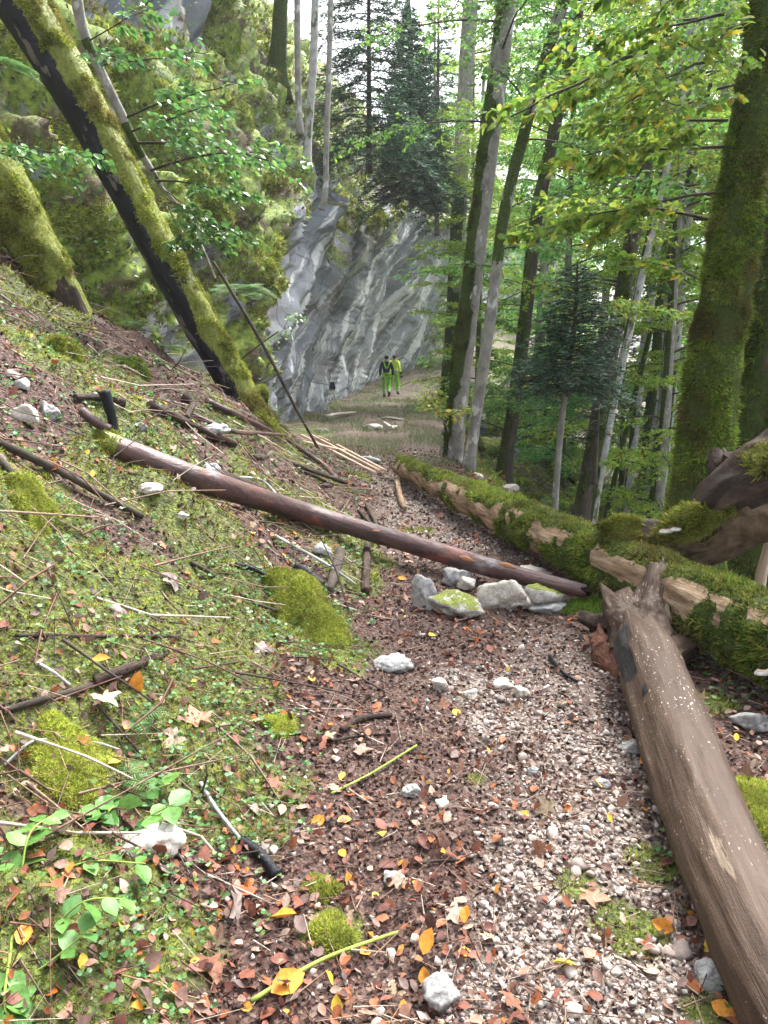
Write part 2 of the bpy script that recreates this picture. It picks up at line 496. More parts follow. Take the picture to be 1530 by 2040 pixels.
MOSS_Y = np.array([[.34, .38, .06], [.26, .32, .045], [.40, .41, .09], [.17, .22, .035], [.28, .27, .08]])
MOSS_G = np.array([[.10, .19, .025], [.15, .24, .035], [.06, .12, .018], [.20, .28, .04]])
MOSS_D = np.array([[.045, .075, .012], [.09, .13, .02], [.13, .17, .03], [.07, .08, .02]])

def pick(pal, n, jit=.18):
    c = pal[rng.integers(0, len(pal), n)]
    return c * (1 + rng.uniform(-jit, jit, (n, 1)))

def sprigs(pos, nrm, size, pal, lean=None, jit=.55):
    n = len(pos)
    d = unit(nrm + jit * rng.normal(size=(n, 3)) * .6 + (0 if lean is None else lean))
    R = frames(rand_unit(n), d)                # z near d
    R = np.stack([R[..., 0], np.cross(d, R[..., 0]), d], -1)
    c = pick(pal, n)
    cc = np.repeat(c[:, None, :], 9, 1)
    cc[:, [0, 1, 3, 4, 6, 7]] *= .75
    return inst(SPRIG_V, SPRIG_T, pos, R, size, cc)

def sample_tris(V, T, n, weight=None):
    """random points on a mesh: position, normal, barycentric pick for attributes"""
    a, b, c = V[T[:, 0]], V[T[:, 1]], V[T[:, 2]]
    cr = np.cross(b - a, c - a); ar = np.linalg.norm(cr, axis=1)
    w = ar if weight is None else ar * weight[T].mean(1)
    if w.sum() <= 0: return np.zeros((0, 3)), np.zeros((0, 3)), np.zeros(0, int)
    cdf = np.cumsum(w) / w.sum()
    i = np.searchsorted(cdf, rng.random(n)); i = np.clip(i, 0, len(T) - 1)
    r1, r2 = np.sqrt(rng.random(n)), rng.random(n)
    p = a[i] * (1 - r1)[:, None] + b[i] * (r1 * (1 - r2))[:, None] + c[i] * (r1 * r2)[:, None]
    return p, unit(cr[i]), T[i, 0]
# ------------------------------------------------------------------ masks of the forest floor
_ms = []
for (u, v, r) in [(590, 1170, .24), (640, 1240, .22), (200, 1820, .30), (120, 1700, .2), (660, 1850, .09), (640, 1770, .06), (380, 1400, .26), (120, 1500, .24), (300, 1470, .2),
                  (1500, 1600, .22), (1520, 1700, .16), (1190, 1205, .26), (700, 1140, .3), (760, 1120, .22), (660, 1020, .3), (560, 990, .35), (330, 1180, .3), (150, 1150, .4),
                  (60, 960, .3), (250, 890, .3), (470, 830, .3), (600, 940, .3), (740, 1110, .25), (830, 1060, .2), (130, 700, .4), (230, 730, .3), (1250, 1850, .12), (1150, 1760, .08),
                  (1340, 1290, .2), (1420, 1400, .15), (1300, 1720, .1), (60, 2000, .22), (250, 2010, .14), (1400, 2010, .05), (530, 1370, .12), (950, 1550, .05), (640, 1200, .2)]:
    p = G1(u, v); _ms.append((p[0], p[1], r))
_gs = []
for (u, v, r) in [(960, 1370, .42), (1010, 1440, .3), (900, 1350, .2), (1180, 1500, .25), (1200, 1650, .25), (1150, 1850, .3), (1230, 1950, .25), (1050, 1700, .2), (800, 1010, .4),
                  (770, 970, .4), (860, 1070, .4), (900, 1110, .3), (960, 940, .6), (1000, 960, .4), (1100, 1900, .2), (1300, 1950, .2), (950, 1970, .12), (1200, 1760, .2), (700, 850, .7)]:
    p = G1(u, v); _gs.append((p[0], p[1], r))

def moss_mask(x, y):
    x = np.asarray(x, float); y = np.asarray(y, float)
    s = path_c(y) - path_w(y) - x
    n = fbm(x * 1.3 + 3, y * 1.3, octv=4, seed=44)
    m = sstep(.20, .46, n + .12 * sstep(0, 1.2, s) - .45 * (s < 0)) * .95
    inpath = sstep(-.25, .1, s) + sstep(0, .4, x - (path_c(y) + path_w(y)))
    m = m * np.clip(inpath, 0.04, 1)
    m = np.maximum(m, .8 * sstep(0, .8, x - edge_r(y)) * sstep(-.3, .1, n))
    for (mx, my, r) in _ms:
        q = np.sqrt((x - mx) ** 2 + (y - my) ** 2) / r
        m = np.maximum(m, 1 - sstep(.65, 1.05, q + .3 * n))
    return np.clip(m, 0, 1)

def gravel_mask(x, y):
    x = np.asarray(x, float); y = np.asarray(y, float)
    q = (x - path_c(y)) / path_w(y)
    n = fbm(x * 1.7, y * 1.7, octv=3, seed=71)
    g = sstep(-.2, .9, q + .6 * n) * (1 - sstep(1.0, 1.3, q)) * .6
    g = np.maximum(g, .45 * (1 - sstep(.8, 1.2, np.abs(q))) * sstep(5, 7, y) * (1 - sstep(11, 15, y)))
    for (mx, my, r) in _gs:
        d = np.sqrt((x - mx) ** 2 + (y - my) ** 2) / r
        g = np.maximum(g, 1 - sstep(.5, 1.05, d + .35 * n))
    g = g * (1 - .9 * moss_mask(x, y))
    g = g * (1 - sstep(10, 14, y) * .55)
    g = np.maximum(g, .55 * sstep(13, 20, y) * (1 - sstep(1.0, 1.5, np.abs(q))) * sstep(-.5, .3, n))
    g = g * (1 - .75 * sstep(4.0, 4.4, y) * (1 - sstep(5.6, 6.4, y)))
    return np.clip(g, 0, 1)

def grass_mask(x, y):
    x = np.asarray(x, float); y = np.asarray(y, float)
    q = np.abs(x - path_c(y)) / path_w(y)
    n = fbm(x * .8, y * .8, octv=3, seed=91)
    return sstep(11.2, 12.2, y) * (1 - sstep(1.1, 1.6, q)) * sstep(-.45, .25, n + .35 * (y < 18) + .12 - .5 * (q < .35))

# ------------------------------------------------------------------ ground sheet
def build_ground():
    ry = np.concatenate([np.linspace(-14, .6, 26), .9 * np.exp(np.linspace(0, math.log(230), 380))])
    ra = np.concatenate([-np.exp(np.linspace(math.log(2.2), math.log(.95), 16))[:-1], np.linspace(-.95, .95, 300), np.exp(np.linspace(math.log(.95), math.log(2.2), 16))[1:]])
    Y, A = np.meshgrid(ry, ra, indexing='ij')
    X = A * (np.clip(Y, 0, None) * .95 + 1.4) + .1
    Z = H(X, Y)
    V = np.stack([X, Y, Z], -1).reshape(-1, 3)
    n, m = Y.shape
    idx = np.arange(n * m).reshape(n, m)
    Q = np.stack([idx[:-1, :-1], idx[:-1, 1:], idx[1:, 1:], idx[1:, :-1]], -1).reshape(-1, 4)
    mo = moss_mask(V[:, 0], V[:, 1]); gr = gravel_mask(V[:, 0], V[:, 1])
    far = sstep(12, 30, V[:, 1]) * (1 - np.clip(np.abs(V[:, 0] - path_c(V[:, 1])) / path_w(V[:, 1]) - .8, 0, 1))
    mo = np.maximum(mo, far * .75 * (grass_mask(V[:, 0], V[:, 1])))
    me = mesh_np('ground', V, Q, M['ground'], attrs=dict(moss=mo, gravel=gr), smooth=True)
    return tag(link('ground', me), kind='structure')
ground = build_ground()

# ------------------------------------------------------------------ cliff and the hillside over it
CL = np.array([(-16, -3), (-10, 3.0), (-6.9, 6.6), (-5.0, 9.2), (-3.7, 12.3), (-2.8, 17.5), (-2.35, 26), (-1.7, 36), (1, 47), (5, 60), (11, 78), (24, 104)], float)

def build_cliff():
    P = spline(CL, 1500)
    ln = np.concatenate([[0], np.cumsum(np.linalg.norm(np.diff(P, axis=0), axis=1))])
    dist = np.hypot(P[:, 0], P[:, 1])
    dens = 1 / np.clip(dist, 5, 200) * (1 + 0 * ln)
    cd = np.concatenate([[0], np.cumsum(.5 * (dens[1:] + dens[:-1]) * np.diff(ln))]); cd /= cd[-1]
    NS = 520
    S = np.interp(np.linspace(0, 1, NS), cd, ln)
    bx = np.interp(S, ln, P[:, 0]); by = np.interp(S, ln, P[:, 1])
    tx = np.gradient(bx, S); ty = np.gradient(by, S); q = np.hypot(tx, ty)
    nx, ny = ty / q, -tx / q
    k = np.ones(41) / 41
    for _ in range(2):
        nx = np.convolve(np.pad(nx, 20, 'edge'), k, 'valid'); ny = np.convolve(np.pad(ny, 20, 'edge'), k, 'valid')
    zb = path_z(by) - .6
    ytab = [0, 7, 9.2, 12.3, 17.5, 26, 36, 48, 60, 100]
    ztop = np.interp(by, ytab, [2.6, 2.8, 3.0, 3.4, 5.0, 6.5, 8.2, 9.9, 10.9, 16]) + .35 * fbm(S * .35, S * 0, None, 3, 196) + .14 * fbm(S * 1.3, S * 0, None, 3, 197)
    ov = np.interp(by, ytab, [-1.2, -.7, -.5, -.1, 1.0, 1.6, 3.0, 3.0, 2.6, 2.5])
    slope = np.interp(by, [0, 8, 20, 28, 36, 60], [1.35, 1.35, 1.55, 1.5, 1.3, .9])
    NW, NH = 110, 185
    tw = np.linspace(0, 1, NW)
    rh = (np.exp(np.linspace(0, math.log(26), NH + 1)) - 1)[1:] * .9
    O = np.zeros((NS, NW + NH)); Z = np.zeros_like(O)
    prof = tw ** 1.35
    O[:, :NW] = ov[:, None] * prof[None]
    Z[:, :NW] = zb[:, None] + (ztop - zb)[:, None] * tw[None]
    O[:, NW:] = ov[:, None] - rh[None]
    hz = np.minimum(rh[None], 7) * slope[:, None] + np.clip(rh[None] - 7, 0, None) * slope[:, None] * .6
    Z[:, NW:] = ztop[:, None] + hz * (1 - np.exp(-rh[None] / .25)) 
    Sg = np.broadcast_to(S[:, None], O.shape)
    hill = np.zeros_like(O); hill[:, NW:] = 1
    up = np.concatenate([tw * 0, np.ones(NH)])
    wallw = np.broadcast_to(np.concatenate([np.ones(NW), np.exp(-rh / .8)])[None], O.shape)
    leftz = (1 - sstep(15.0, 18.2, by + .5 * fbm(S * .8, S * 0, None, 2, 198)))[:, None] * np.ones_like(O)
    # relief: slanting strata on the wall, ribs running down the hillside
    al = Sg * .75 + Z * .66; ac = -Sg * .66 + Z * .75
    strata = fbm(al * .11, ac * .85, O * .2, 5, 201)
    rid = 1 - np.abs(fbm(al * .13, ac * 1.3, None, 5, 207))
    D = wallw * (strata * .50 + (rid - .75) * .45 + fbm(Sg * 1.5, Z * 1.5, None, 4, 210) * .10)
    D += .5 * fbm(Sg * .18, Z * .12, None, 3, 220) * wallw * (1 - leftz)
    T = np.cumsum(np.concatenate([np.zeros((NS, 1)), np.hypot(np.diff(O, axis=1), np.diff(Z, axis=1))], 1), 1)
    sk = Sg + .25 * fbm(Sg * .5, T * .4, None, 3, 231)
    rib = 1 - np.abs(fbm(sk * .75, T * .17, None, 4, 230))
    rib2 = 1 - np.abs(fbm(sk * 1.9, T * .5, None, 4, 240))
    hw_ = (1 - wallw) + leftz * .8
    hw_ = np.clip(hw_, 0, 1)
    D += hw_ * ((rib - .7) * 1.5 + (rib2 - .7) * .6 + fbm(Sg * 3, T * 3, None, 4, 245) * .09)
    oc = np.exp(-(((by[:, None] - 17.0) / 1.7) ** 2 + ((Z - 10.2) / 1.2) ** 2))
    D += 1.1 * oc
    hollow = np.exp(-(((by[:, None] - 10.6) / 1.3) ** 2 + ((Z - 2.3) / 1.5) ** 2))
    D -= .7 * hollow
    X = bx[:, None] + nx[:, None] * (O + D); Y = by[:, None] + ny[:, None] * (O + D)
    Zd = Z + D * (1 - wallw) * .75
    V = np.stack([X, Y, Zd], -1)
    g1 = np.gradient(V, axis=0); g2 = np.gradient(V, axis=1)
    N = unit(np.cross(g1, g2)); 
    if N[250, 180, 2] < 0: N = -N
    mm = np.clip(hw_ * (.95 - .42 * sstep(.15, .55, fbm(Sg * .55 + 3, T * .38, None, 3, 291))) + .45 * np.clip(N[..., 2], 0, 1) - .05 + .10 * leftz, 0, 1)
    mm = mm - .9 * oc + hw_ * (.55 * (rib2 - .78) + .25 * (rib - .75)) - .12 * leftz
    patch = np.exp(-(((by[:, None] - 9.9) / .75) ** 2 + ((Z - 2.6) / 1.3) ** 2))
    mm = mm - 1.2 * patch
    lip = np.exp(-((T - T[:, NW:NW + 1]) / (.8 + .6 * fbm(Sg * .7, T * 0, None, 3, 262))) ** 2) * sstep(-.35, .2, fbm(Sg * 1.1, T * .0, None, 3, 260) + .1)
    mm = np.clip(mm + lip * .95, 0, 1)
    idx = np.arange(V.shape[0] * V.shape[1]).reshape(V.shape[:2])
    Q = np.stack([idx[:-1, :-1], idx[1:, :-1], idx[1:, 1:], idx[:-1, 1:]], -1).reshape(-1, 4)
    sp = np.stack([al, ac, O * .5], -1).reshape(-1, 3)
    me = mesh_np('cliff', V.reshape(-1, 3), Q, M['rock'], attrs=dict(moss=mm.reshape(-1), sp=sp), smooth=True)
    o = tag(link('cliff', me), 'grey overhanging limestone cliff with pale slanting streaks under a mossy hillside', 'cliff', kind='structure')
    return o, V, N, mm, Q
cliff, CV, CN, CM, CQ = build_cliff()

def cliff_hit(u, v):
    """nearest place of the cliff mesh that this pixel shows"""
    a, ry, rz = ray(u, v)
    d = unit(np.array([float(a), float(ry), float(rz)]))
    P = CV.reshape(-1, 3) - np.array([0, 0, CAMZ])
    t = P @ d
    off = np.linalg.norm(P - t[:, None] * d, axis=1)
    ok = (off < .012 * t + .02) & (t > 2)
    if not ok.any(): 
        i = np.argmin(off / np.maximum(t, 1) + (t < 2) * 9)
    else:
        j = np.where(ok)[0]; i = j[np.argmin(t[j])]
    return CV.reshape(-1, 3)[i], CN.reshape(-1, 3)[i]

def cliff_moss():
    Vf = CV.reshape(-1, 3)
    T = np.concatenate([CQ[:, [0, 1, 2]], CQ[:, [0, 2, 3]]])
    vis = (Vf[:, 1] > 5) & (Vf[:, 1] < 34) & (Vf[:, 2] < 22) & (np.abs(Vf[:, 0]) < Vf[:, 1] * .75)
    clump = sstep(-.15, .35, fbm(Vf[:, 0] * 1.6, Vf[:, 1] * 1.6, Vf[:, 2] * 1.6, 3, 300))
    w = np.clip(CM.reshape(-1) - .5, 0, 1) * 2 * vis * clump / np.clip(np.hypot(Vf[:, 0], Vf[:, 1]), 6, 60) ** 1.5
    p, n, i = sample_tris(Vf, T, 70000, w)
    if n[:, 2].mean() < 0: n = -n
    d = np.linalg.norm(p, axis=1)
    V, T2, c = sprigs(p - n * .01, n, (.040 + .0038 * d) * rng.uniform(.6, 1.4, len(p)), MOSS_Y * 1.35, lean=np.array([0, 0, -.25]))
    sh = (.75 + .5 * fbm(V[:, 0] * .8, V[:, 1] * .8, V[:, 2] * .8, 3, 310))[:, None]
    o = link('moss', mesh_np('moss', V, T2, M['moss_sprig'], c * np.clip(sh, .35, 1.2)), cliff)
    tag(o, kind='stuff')
    # dry grass, pale stems and leaf scraps lodged on the ledges
    w2 = (CM.reshape(-1) > .3) * vis / np.clip(d.mean(), 1, 99) / np.clip(np.hypot(Vf[:, 0], Vf[:, 1]), 6, 60) ** 1.3
    p, n, i = sample_tris(Vf, T, 26000, w2)
    dn = np.linalg.norm(p, axis=1)
    pal = np.array([[.15, .08, .05], [.20, .14, .09], [.09, .05, .035], [.27, .23, .19], [.06, .09, .025], [.10, .16, .04]])
    ccl = pick(pal, len(p))
    tv = np.array([[-.12, 0, 0], [.12, 0, 0], [.16, .5, .12], [-.16, .5, .12], [0, 1, 0.05]]); tt = np.array([[0, 1, 2], [0, 2, 3], [3, 2, 4]])
    R = frames(rand_unit(len(p)) + np.array([0, 0, -.3]), unit(n + .5 * rand_unit(len(p))))
    V, T2, c = inst(tv, tt, p + n * .02, R, (.03 + .0035 * dn) * rng.uniform(.6, 1.6, len(p)), ccl)
    o = link('leaf_litter', mesh_np('leaf_litter', V, T2, M['dead_leaf'], c), cliff)
    tag(o, kind='stuff')
cliff_moss()

# ------------------------------------------------------------------ logs and trunks lying about
def surf_moss(V, T, info, weight, n, size, pal, parent, name='moss', lean=None, jit=.55):
    p, nn, i = sample_tris(V, T, n, weight)
    if len(p) == 0: return None
    nrm = info['n'][i]
    big = .55 + 1.1 * sstep(-.45, .55, fbm(p[:, 0] * 6, p[:, 1] * 6, p[:, 2] * 6, 2, 340))
    if len(p) == 0: return None
    Vs, Ts, c = sprigs(p - nrm * size * .15, nrm, size * big * rng.uniform(.6, 1.3, len(p)), pal, lean, jit)
    sh = np.clip(.95 + .45 * fbm(Vs[:, 0] * 5, Vs[:, 1] * 5, Vs[:, 2] * 5, 3, 320), .4, 1.5)[:, None]
    bf = sstep(.05, .5, fbm(Vs[:, 0] * 2.6, Vs[:, 1] * 2.6, Vs[:, 2] * 2.6 + 9, 3, 333))[:, None] * .7
    c = c * (1 - bf) + np.array([.17, .13, .05]) * bf
    return part(name, Vs, Ts, M['moss_sprig'], parent, c * sh, kind='stuff')

def angd(a, b):
    d = (a - b + np.pi) % (2 * np.pi) - np.pi
    return np.abs(d)

def make_log(name, label, path, rad, mat, mossf=None, mn=0, msize=.02, pal=MOSS_Y, k=40, n=140, amp=.07, fl=3, cat='fallen log', group=None, jag=(0, 0), up=(0, 0, 1), lean=None, bark='bark', seed=1, jit=.55, extra=None):
    P = spline(path, n)
    rt = root(name, P[n // 2] - np.array([0, 0, np.mean(rad)]), label, cat, group)
    V, T, inf = tube(P, rad, k, bark_disp(amp, fl, 2, seed), up=up)
    for e, j in ((0, jag[0]), (1, jag[1])):
        if j:
            tg = unit(P[-1] - P[-2]) if e else unit(P[0] - P[1])
            w = sstep(.16, 0, 1 - inf['L'] / inf['total']) if e else sstep(.16, 0, inf['L'] / inf['total'])
            w = np.clip(1 - (np.abs((inf['L'] - (inf['total'] if e else 0))) / (j * 1.2)), 0, 1)
            js = fbm(np.cos(inf['ang']) * 2.2, np.sin(inf['ang']) * 2.2, None, 3, seed + 3)
            V = V + tg * (w * j * js)[:, None]
    if mossf is not None:
        nz = fbm(V[:, 0] * 3.2, V[:, 1] * 3.2, V[:, 2] * 3.2, 4, seed + 9)
        mo = np.clip(mossf(inf['L'] / inf['total'], inf['ang'], nz), 0, 1)
    else: mo = np.zeros(len(V))
    part(bark, V, T, mat, rt, attrs=dict(sp=inf['sp'], moss=mo), smooth=True)
    if mn: surf_moss(V, T, inf, mo ** 2, mn, msize, pal, rt, lean=lean, jit=jit)
    return rt, V, T, inf, mo

def V3(*a): return np.array(a, float)

# great leaning trunk, black wet bark, yellow moss on its upper side
g = G1(500, 850)
pb = at(505, 830, 9.0); p3 = at(395, 640, 8.9); p2 = at(265, 400, 8.8); p1 = at(150, 185, 8.6); p0 = at(25, -20, 8.4); pm = at(-60, -170, 8.2)
big_path = [pb + V3(.25, -.1, -.35), pb, p3, p2, p1, p0, pm]
sd_ = unit(np.cross(p0 - pb, V3(0, 1, 0))); upl = sd_ if sd_[2] > 0 else -sd_
BIGUP = unit(upl + V3(0, -.40, 0))                   # the mossed side faces up and towards the path
make_log('leaning_log', 'thick black-barked trunk leaning down the cliff, its upper side furred with yellow moss', big_path, [.15, .19, .20, .212, .235, .27, .30], M['bark_black'],
         lambda t, a, n: 1.25 * sstep(1.2, .95, angd(a, 0) + .32 * n) - 1.3 * (sstep(.30, .36, t) * sstep(.42, .38, t)) * (n > -.1) * .6 - .9 * (sstep(.66, .72, t) * (angd(a, -.3) > .9)),
         15000, .030, MOSS_Y * 1.2, 44, 220, .07, 2.2, 'fallen trunk', up=BIGUP, lean=V3(0, -.1, -.25), seed=11)
# second trunk at the left edge
e0 = at(168, 668, 7.7); e1 = at(90, 530, 7.6); e2 = at(10, 390, 7.5); e3 = at(-90, 230, 7.4)
sd_ = unit(np.cross(e2 - e0, V3(0, 1, 0))); upl = sd_ if sd_[2] > 0 else -sd_
make_log('mossy_leaning_log', 'short mossy trunk with a bare brown strip, leaning at the left edge above the bank', [e0 + V3(.1, 0, -.22), e0, e1, e2, e3], [.15, .17, .22, .27, .3], M['bark_decay'],
         lambda t, a, n: 1.2 * sstep(1.9, 1.5, angd(a, -.2) + .4 * n) - 1.1 * sstep(.34, .22, t + .1 * n) * (angd(a, -.55) < .75) - .5 * sstep(.15, .1, t), 9000, .028, MOSS_Y * 1.1, 36, 140, .09, 3, 'fallen trunk', up=unit(upl + V3(0, -.6, 0)), lean=V3(0, -.1, -.3), seed=23)

# mossy fallen trunk across the path
def mlog(t, z): return V3(.2 + .2567 * t, 10.2 - t, z)
ml_path = [mlog(0, .19), mlog(2, .21), mlog(4.5, .24), mlog(6.7, .27), mlog(8.6, .28)]
mr, mV, mT, minf, mmo = make_log('mossy_log', 'long fallen trunk of tan rotten wood under green moss, lying beside the path', ml_path, [.13, .165, .19, .215, .235], M['wood_rot'],
         lambda t, a, n: 1.25 * sstep(.85, .6, angd(a, .05) + .5 * n) + 1.2 * sstep(.42, .54, n + .35 * (t - .3)) + 1.2 * sstep(-.15, .15, n + .5 * (t - .3)) * sstep(1.45, 1.65, angd(a, 0)) * sstep(.03, .12, t), 30000, .024, np.concatenate([MOSS_G, MOSS_Y * .8]), 48, 300, .10, 3.5, 'fallen log', jag=(.22, 0), seed=31, lean=V3(0, 0, .1))
nsel = 5000
p_, n_, i_ = sample_tris(mV, mT, nsel, mmo * (angd(minf['ang'], .2) < .8) * (mV[:, 2] > 0))
Vs, Ts, cs = sprigs(p_, minf['n'][i_], .02, MOSS_Y, None)
part('moss', Vs, Ts, M['moss_sprig'], mr, cs, kind='stuff')

# long reddish spruce pole lying down the bank onto the path
sl = G1(215, 912); sq = [sl + V3(-.02, 0, .10), G1(400, 985) + V3(0, 0, .10), G1(620, 1055) + V3(0, 0, .13), at(900, 1108, 5.45), at(1040, 1148, 5.0), at(1165, 1178, 4.72)]
sr, sV, sT, sinf, smo = make_log('spruce_log', 'long slim reddish spruce log lying down the bank across the path', sq, [.072, .083, .082, .074, .060, .048], M['bark_spruce'],
         lambda t, a, n: 1.2 * sstep(.035, .0, t), 500, .02, MOSS_Y, 26, 260, .05, 4, 'fallen log', jag=(.06, .05), seed=41)
def on_log(P, t, side, r):
    return None
for (u, v, yy, s) in [(760, 1070, 5.85, .05), (927, 1122, 5.28, .035), (1008, 1136, 5.02, .04)]:
    c = at(u, v - 5, yy) + V3(0, -.065, .035)
    V, T, inf = tube(spline([c + V3(-.06 * s / .04, .012, .012), c, c + V3(.06 * s / .04, -.008, -.02)], 8), [.004, .022, .004], 8)
    part('knot', V, T, M['wood_orange'], sr, attrs=dict(sp=inf['sp'], moss=inf['L'] * 0), smooth=True)
V, T, inf = tube(spline([G1(165, 868) + V3(0, 0, .16), G1(190, 880) + V3(0, 0, .13), G1(222, 893) + V3(0, 0, .12)], 20), [.03, .032, .03], 12)
rt_ = root('branch_piece', G1(190, 880), 'short red branch piece lying on moss at the upper end of the spruce log', 'branch')
part('bark', V, T, M['bark_spruce'], rt_, attrs=dict(sp=inf['sp'], moss=inf['L'] * 0), smooth=True)

# bare dead trunk in the right foreground, with a broken forked end
def on_ground(u, v, r, k=1.0):
    p = G1(u, v); return p + V3(0, 0, r * k)
bare = [None] * 7
for i_, r_ in zip(range(7), [.16, .16, .145, .135, .13, .13, .13]):
    a, ry, rz = ray(*[(1272, 1262), (1300, 1335), (1358, 1500), (1432, 1700), (1522, 1900), (1610, 2060), (1740, 2260)][i_])
    g_ = G1(1280 + (i_ > 0) * 40, 1300) if i_ < 2 else V3(a * 2, ry * 2, 0)
    zt = .02 + r_ * .95
    t_ = (zt - CAMZ) / rz; bare[i_] = V3(a * t_, ry * t_, zt)
brt, bV, bT, binf, _m = make_log('dead_log', 'smooth bare brown trunk with white specks and a broken forked end, right foreground', bare, [.115, .15, .142, .128, .12, .118, .118], M['wood_bare'],
         None, 0, .02, MOSS_Y, 56, 260, .085, 1.6, 'fallen trunk', jag=(.10, 0), seed=53, bark='trunk')
def wood_piece(name, path, rad, mat, parent, k=20, n=40, amp=.16, jag=(0, .06), seed=3, fl=6, moss=None, label=None):
    P = spline(path, n)
    V, T, inf = tube(P, rad, k, bark_disp(amp, fl, 2, seed))
    for e, j in ((0, jag[0]), (1, jag[1])):
        if j:
            tg = unit(P[-1] - P[-2]) if e else unit(P[0] - P[1])
            w = np.clip(1 - (np.abs((inf['L'] - (inf['total'] if e else 0))) / (j * 1.3)), 0, 1)
            js = fbm(np.cos(inf['ang']) * 2.5, np.sin(inf['ang']) * 2.5, None, 3, seed + 3) + .3
            V = V + tg * (w * j * js)[:, None]
    mo = np.zeros(len(V)) if moss is None else moss(inf)
    o = part(name, V, T, mat, parent, attrs=dict(sp=inf['sp'], moss=mo), smooth=True, label=label)
    return V, T, inf, o
b0 = bare[0]
wood_piece('broken_stub', [at(1296, 1300, 3.75), at(1292, 1240, 3.95), at(1299, 1205, 4.05), at(1306, 1168, 4.1)], [.125, .115, .10, .06], M['wood_bare'], brt, jag=(0, .16), seed=61, n=60, k=36)
wood_piece('broken_stub', [at(1262, 1300, 3.75), at(1246, 1245, 3.95), at(1232, 1205, 4.1)], [.125, .12, .09], M['wood_bare'], brt, jag=(0, .14), seed=62, n=60, k=36)
wood_piece('knob', [at(1315, 1310, 3.7), at(1345, 1296, 3.74), at(1368, 1290, 3.76)], [.12, .085, .062], M['wood_bare'], brt, jag=(0, .02), amp=.12, seed=63)
wood_piece('rotten_chunk', [at(1190, 1262, 3.95) + V3(0, 0, 0), at(1205, 1300, 3.85), at(1232, 1350, 3.68), at(1240, 1385, 3.6)], [.04, .085, .085, .04], M['wood_red'], brt, jag=(.04, .03), amp=.3, seed=64, fl=9, label='crumbling red-brown rotten wood')
wood_piece('rotten_chunk', [at(1160, 1232, 4.3), at(1185, 1240, 4.2), at(1215, 1252, 4.1)], [.03, .055, .05], M['bark_decay'], brt, jag=(.05, .0), amp=.35, seed=65, fl=10, label='dark splintered rotten wood')
# dark stain: a scorched strip is its own thin shell of wood
def shell(name, V, T, inf, sel, mat, parent, off=.002):
    keep = sel[T].all(1); T2 = T[keep]
    used = np.unique(T2); re_ = -np.ones(len(V), int); re_[used] = np.arange(len(used))
    return part(name, (V + inf['n'] * off)[used], re_[T2], mat, parent, attrs=dict(sp=inf['sp'][used], moss=np.zeros(len(used))), smooth=True)
M['stain'] = m_bark('dark_wet_stain', [(.3, (.008, .008, .011)), (.7, (.028, .026, .028))], YM, .15, 10, rough=.6, spec=.25)
nz = fbm(binf['L'] * 2.5, np.sin(binf['ang']) * .8, np.cos(binf['ang']) * .8, 4, 77)
shell('bark_stain', bV, bT, binf, (angd(binf['ang'], 1.15) < .52 + .25 * nz) & (binf['L'] > .14 + .06 * nz) & (binf['L'] < 1.0 + .3 * nz), M['stain'], brt)

# dark decaying log thrown over the mossy one
dk = [at(1200, 1055, 4.85), at(1240, 1060, 4.8), at(1320, 1082, 4.65), at(1400, 1066, 4.5), at(1470, 1012, 4.4), at(1550, 968, 4.3), at(1680, 890, 4.2)]
dkr, dV, dT, dinf, dmo = make_log('decayed_log', 'dark decaying log with moss tufts and bracket fungus, propped across the mossy trunk', dk, [.05, .105, .165, .205, .25, .28, .30], M['bark_decay'],
         lambda t, a, n: 1.1 * sstep(-.1, .15, n) * sstep(.75, .5, angd(a, .95)) + 1.1 * sstep(.12, .05, t) * (angd(a, 1.6) < 1), 5200, .035, MOSS_Y * .8, 52, 200, .13, 2.6, 'fallen log', jag=(.08, 0), seed=71, lean=V3(0, 0, -.4))
shell('under_bark', dV, dT, dinf, (angd(dinf['ang'], 2.45) < .95 + .3 * fbm(dinf['L'] * 4, dinf['ang'], None, 2, 4)) & (dinf['L'] > .25), M['bark_under'], dkr, .004)
wood_piece('broken_stub', [at(1450, 955, 4.5) , at(1435, 930, 4.55), at(1430, 905, 4.6)], [.11, .075, .05], M['bark_decay'], dkr, jag=(0, .04), seed=72)
wood_piece('broken_stub', [at(1500, 940, 4.45), at(1470, 925, 4.5), at(1440, 918, 4.5)], [.13, .08, .05], M['bark_decay'], dkr, jag=(0, .04), seed=73, amp=.25)
M['fungus_top'] = m_plain('fungus_brown', (.16, .12, .10)); M['fungus_rim'] = m_plain('fungus_white_rim', (.72, .70, .68))
def bracket(c, w, parent, yaw):
    a = np.linspace(-1.4, 1.4, 14)
    def ring(rr, z): return np.stack([np.sin(a) * w * rr, -np.cos(a) * w * .6 * rr, np.full(14, z)], -1)
    rows = [ring(.05, .0), ring(.6, .012), ring(.92, .004), ring(1.0, -.006), ring(.9, -.014), ring(.4, -.018), ring(.05, -.02)]
    V = np.concatenate(rows); Rz = np.array(Matrix.Rotation(yaw, 3, 'Z')); V = V @ Rz.T + c
    i = np.arange(7 * 14).reshape(7, 14)
    Q = np.stack([i[:-1, :-1], i[:-1, 1:], i[1:, 1:], i[1:, :-1]], -1)
    o = part('bracket_fungus', V, Q[:2].reshape(-1, 4), M['fungus_top'], parent, smooth=True)
    part('rim', V, Q[2:].reshape(-1, 4), M['fungus_rim'], o, smooth=True)
bracket(at(1326, 1056, 4.42), .055, dkr, .35); bracket(at(1346, 1052, 4.40), .05, dkr, .5)
bracket(at(1238, 1092, 4.7), .05, dkr, .2); bracket(at(1262, 1104, 4.66), .045, dkr, .3)
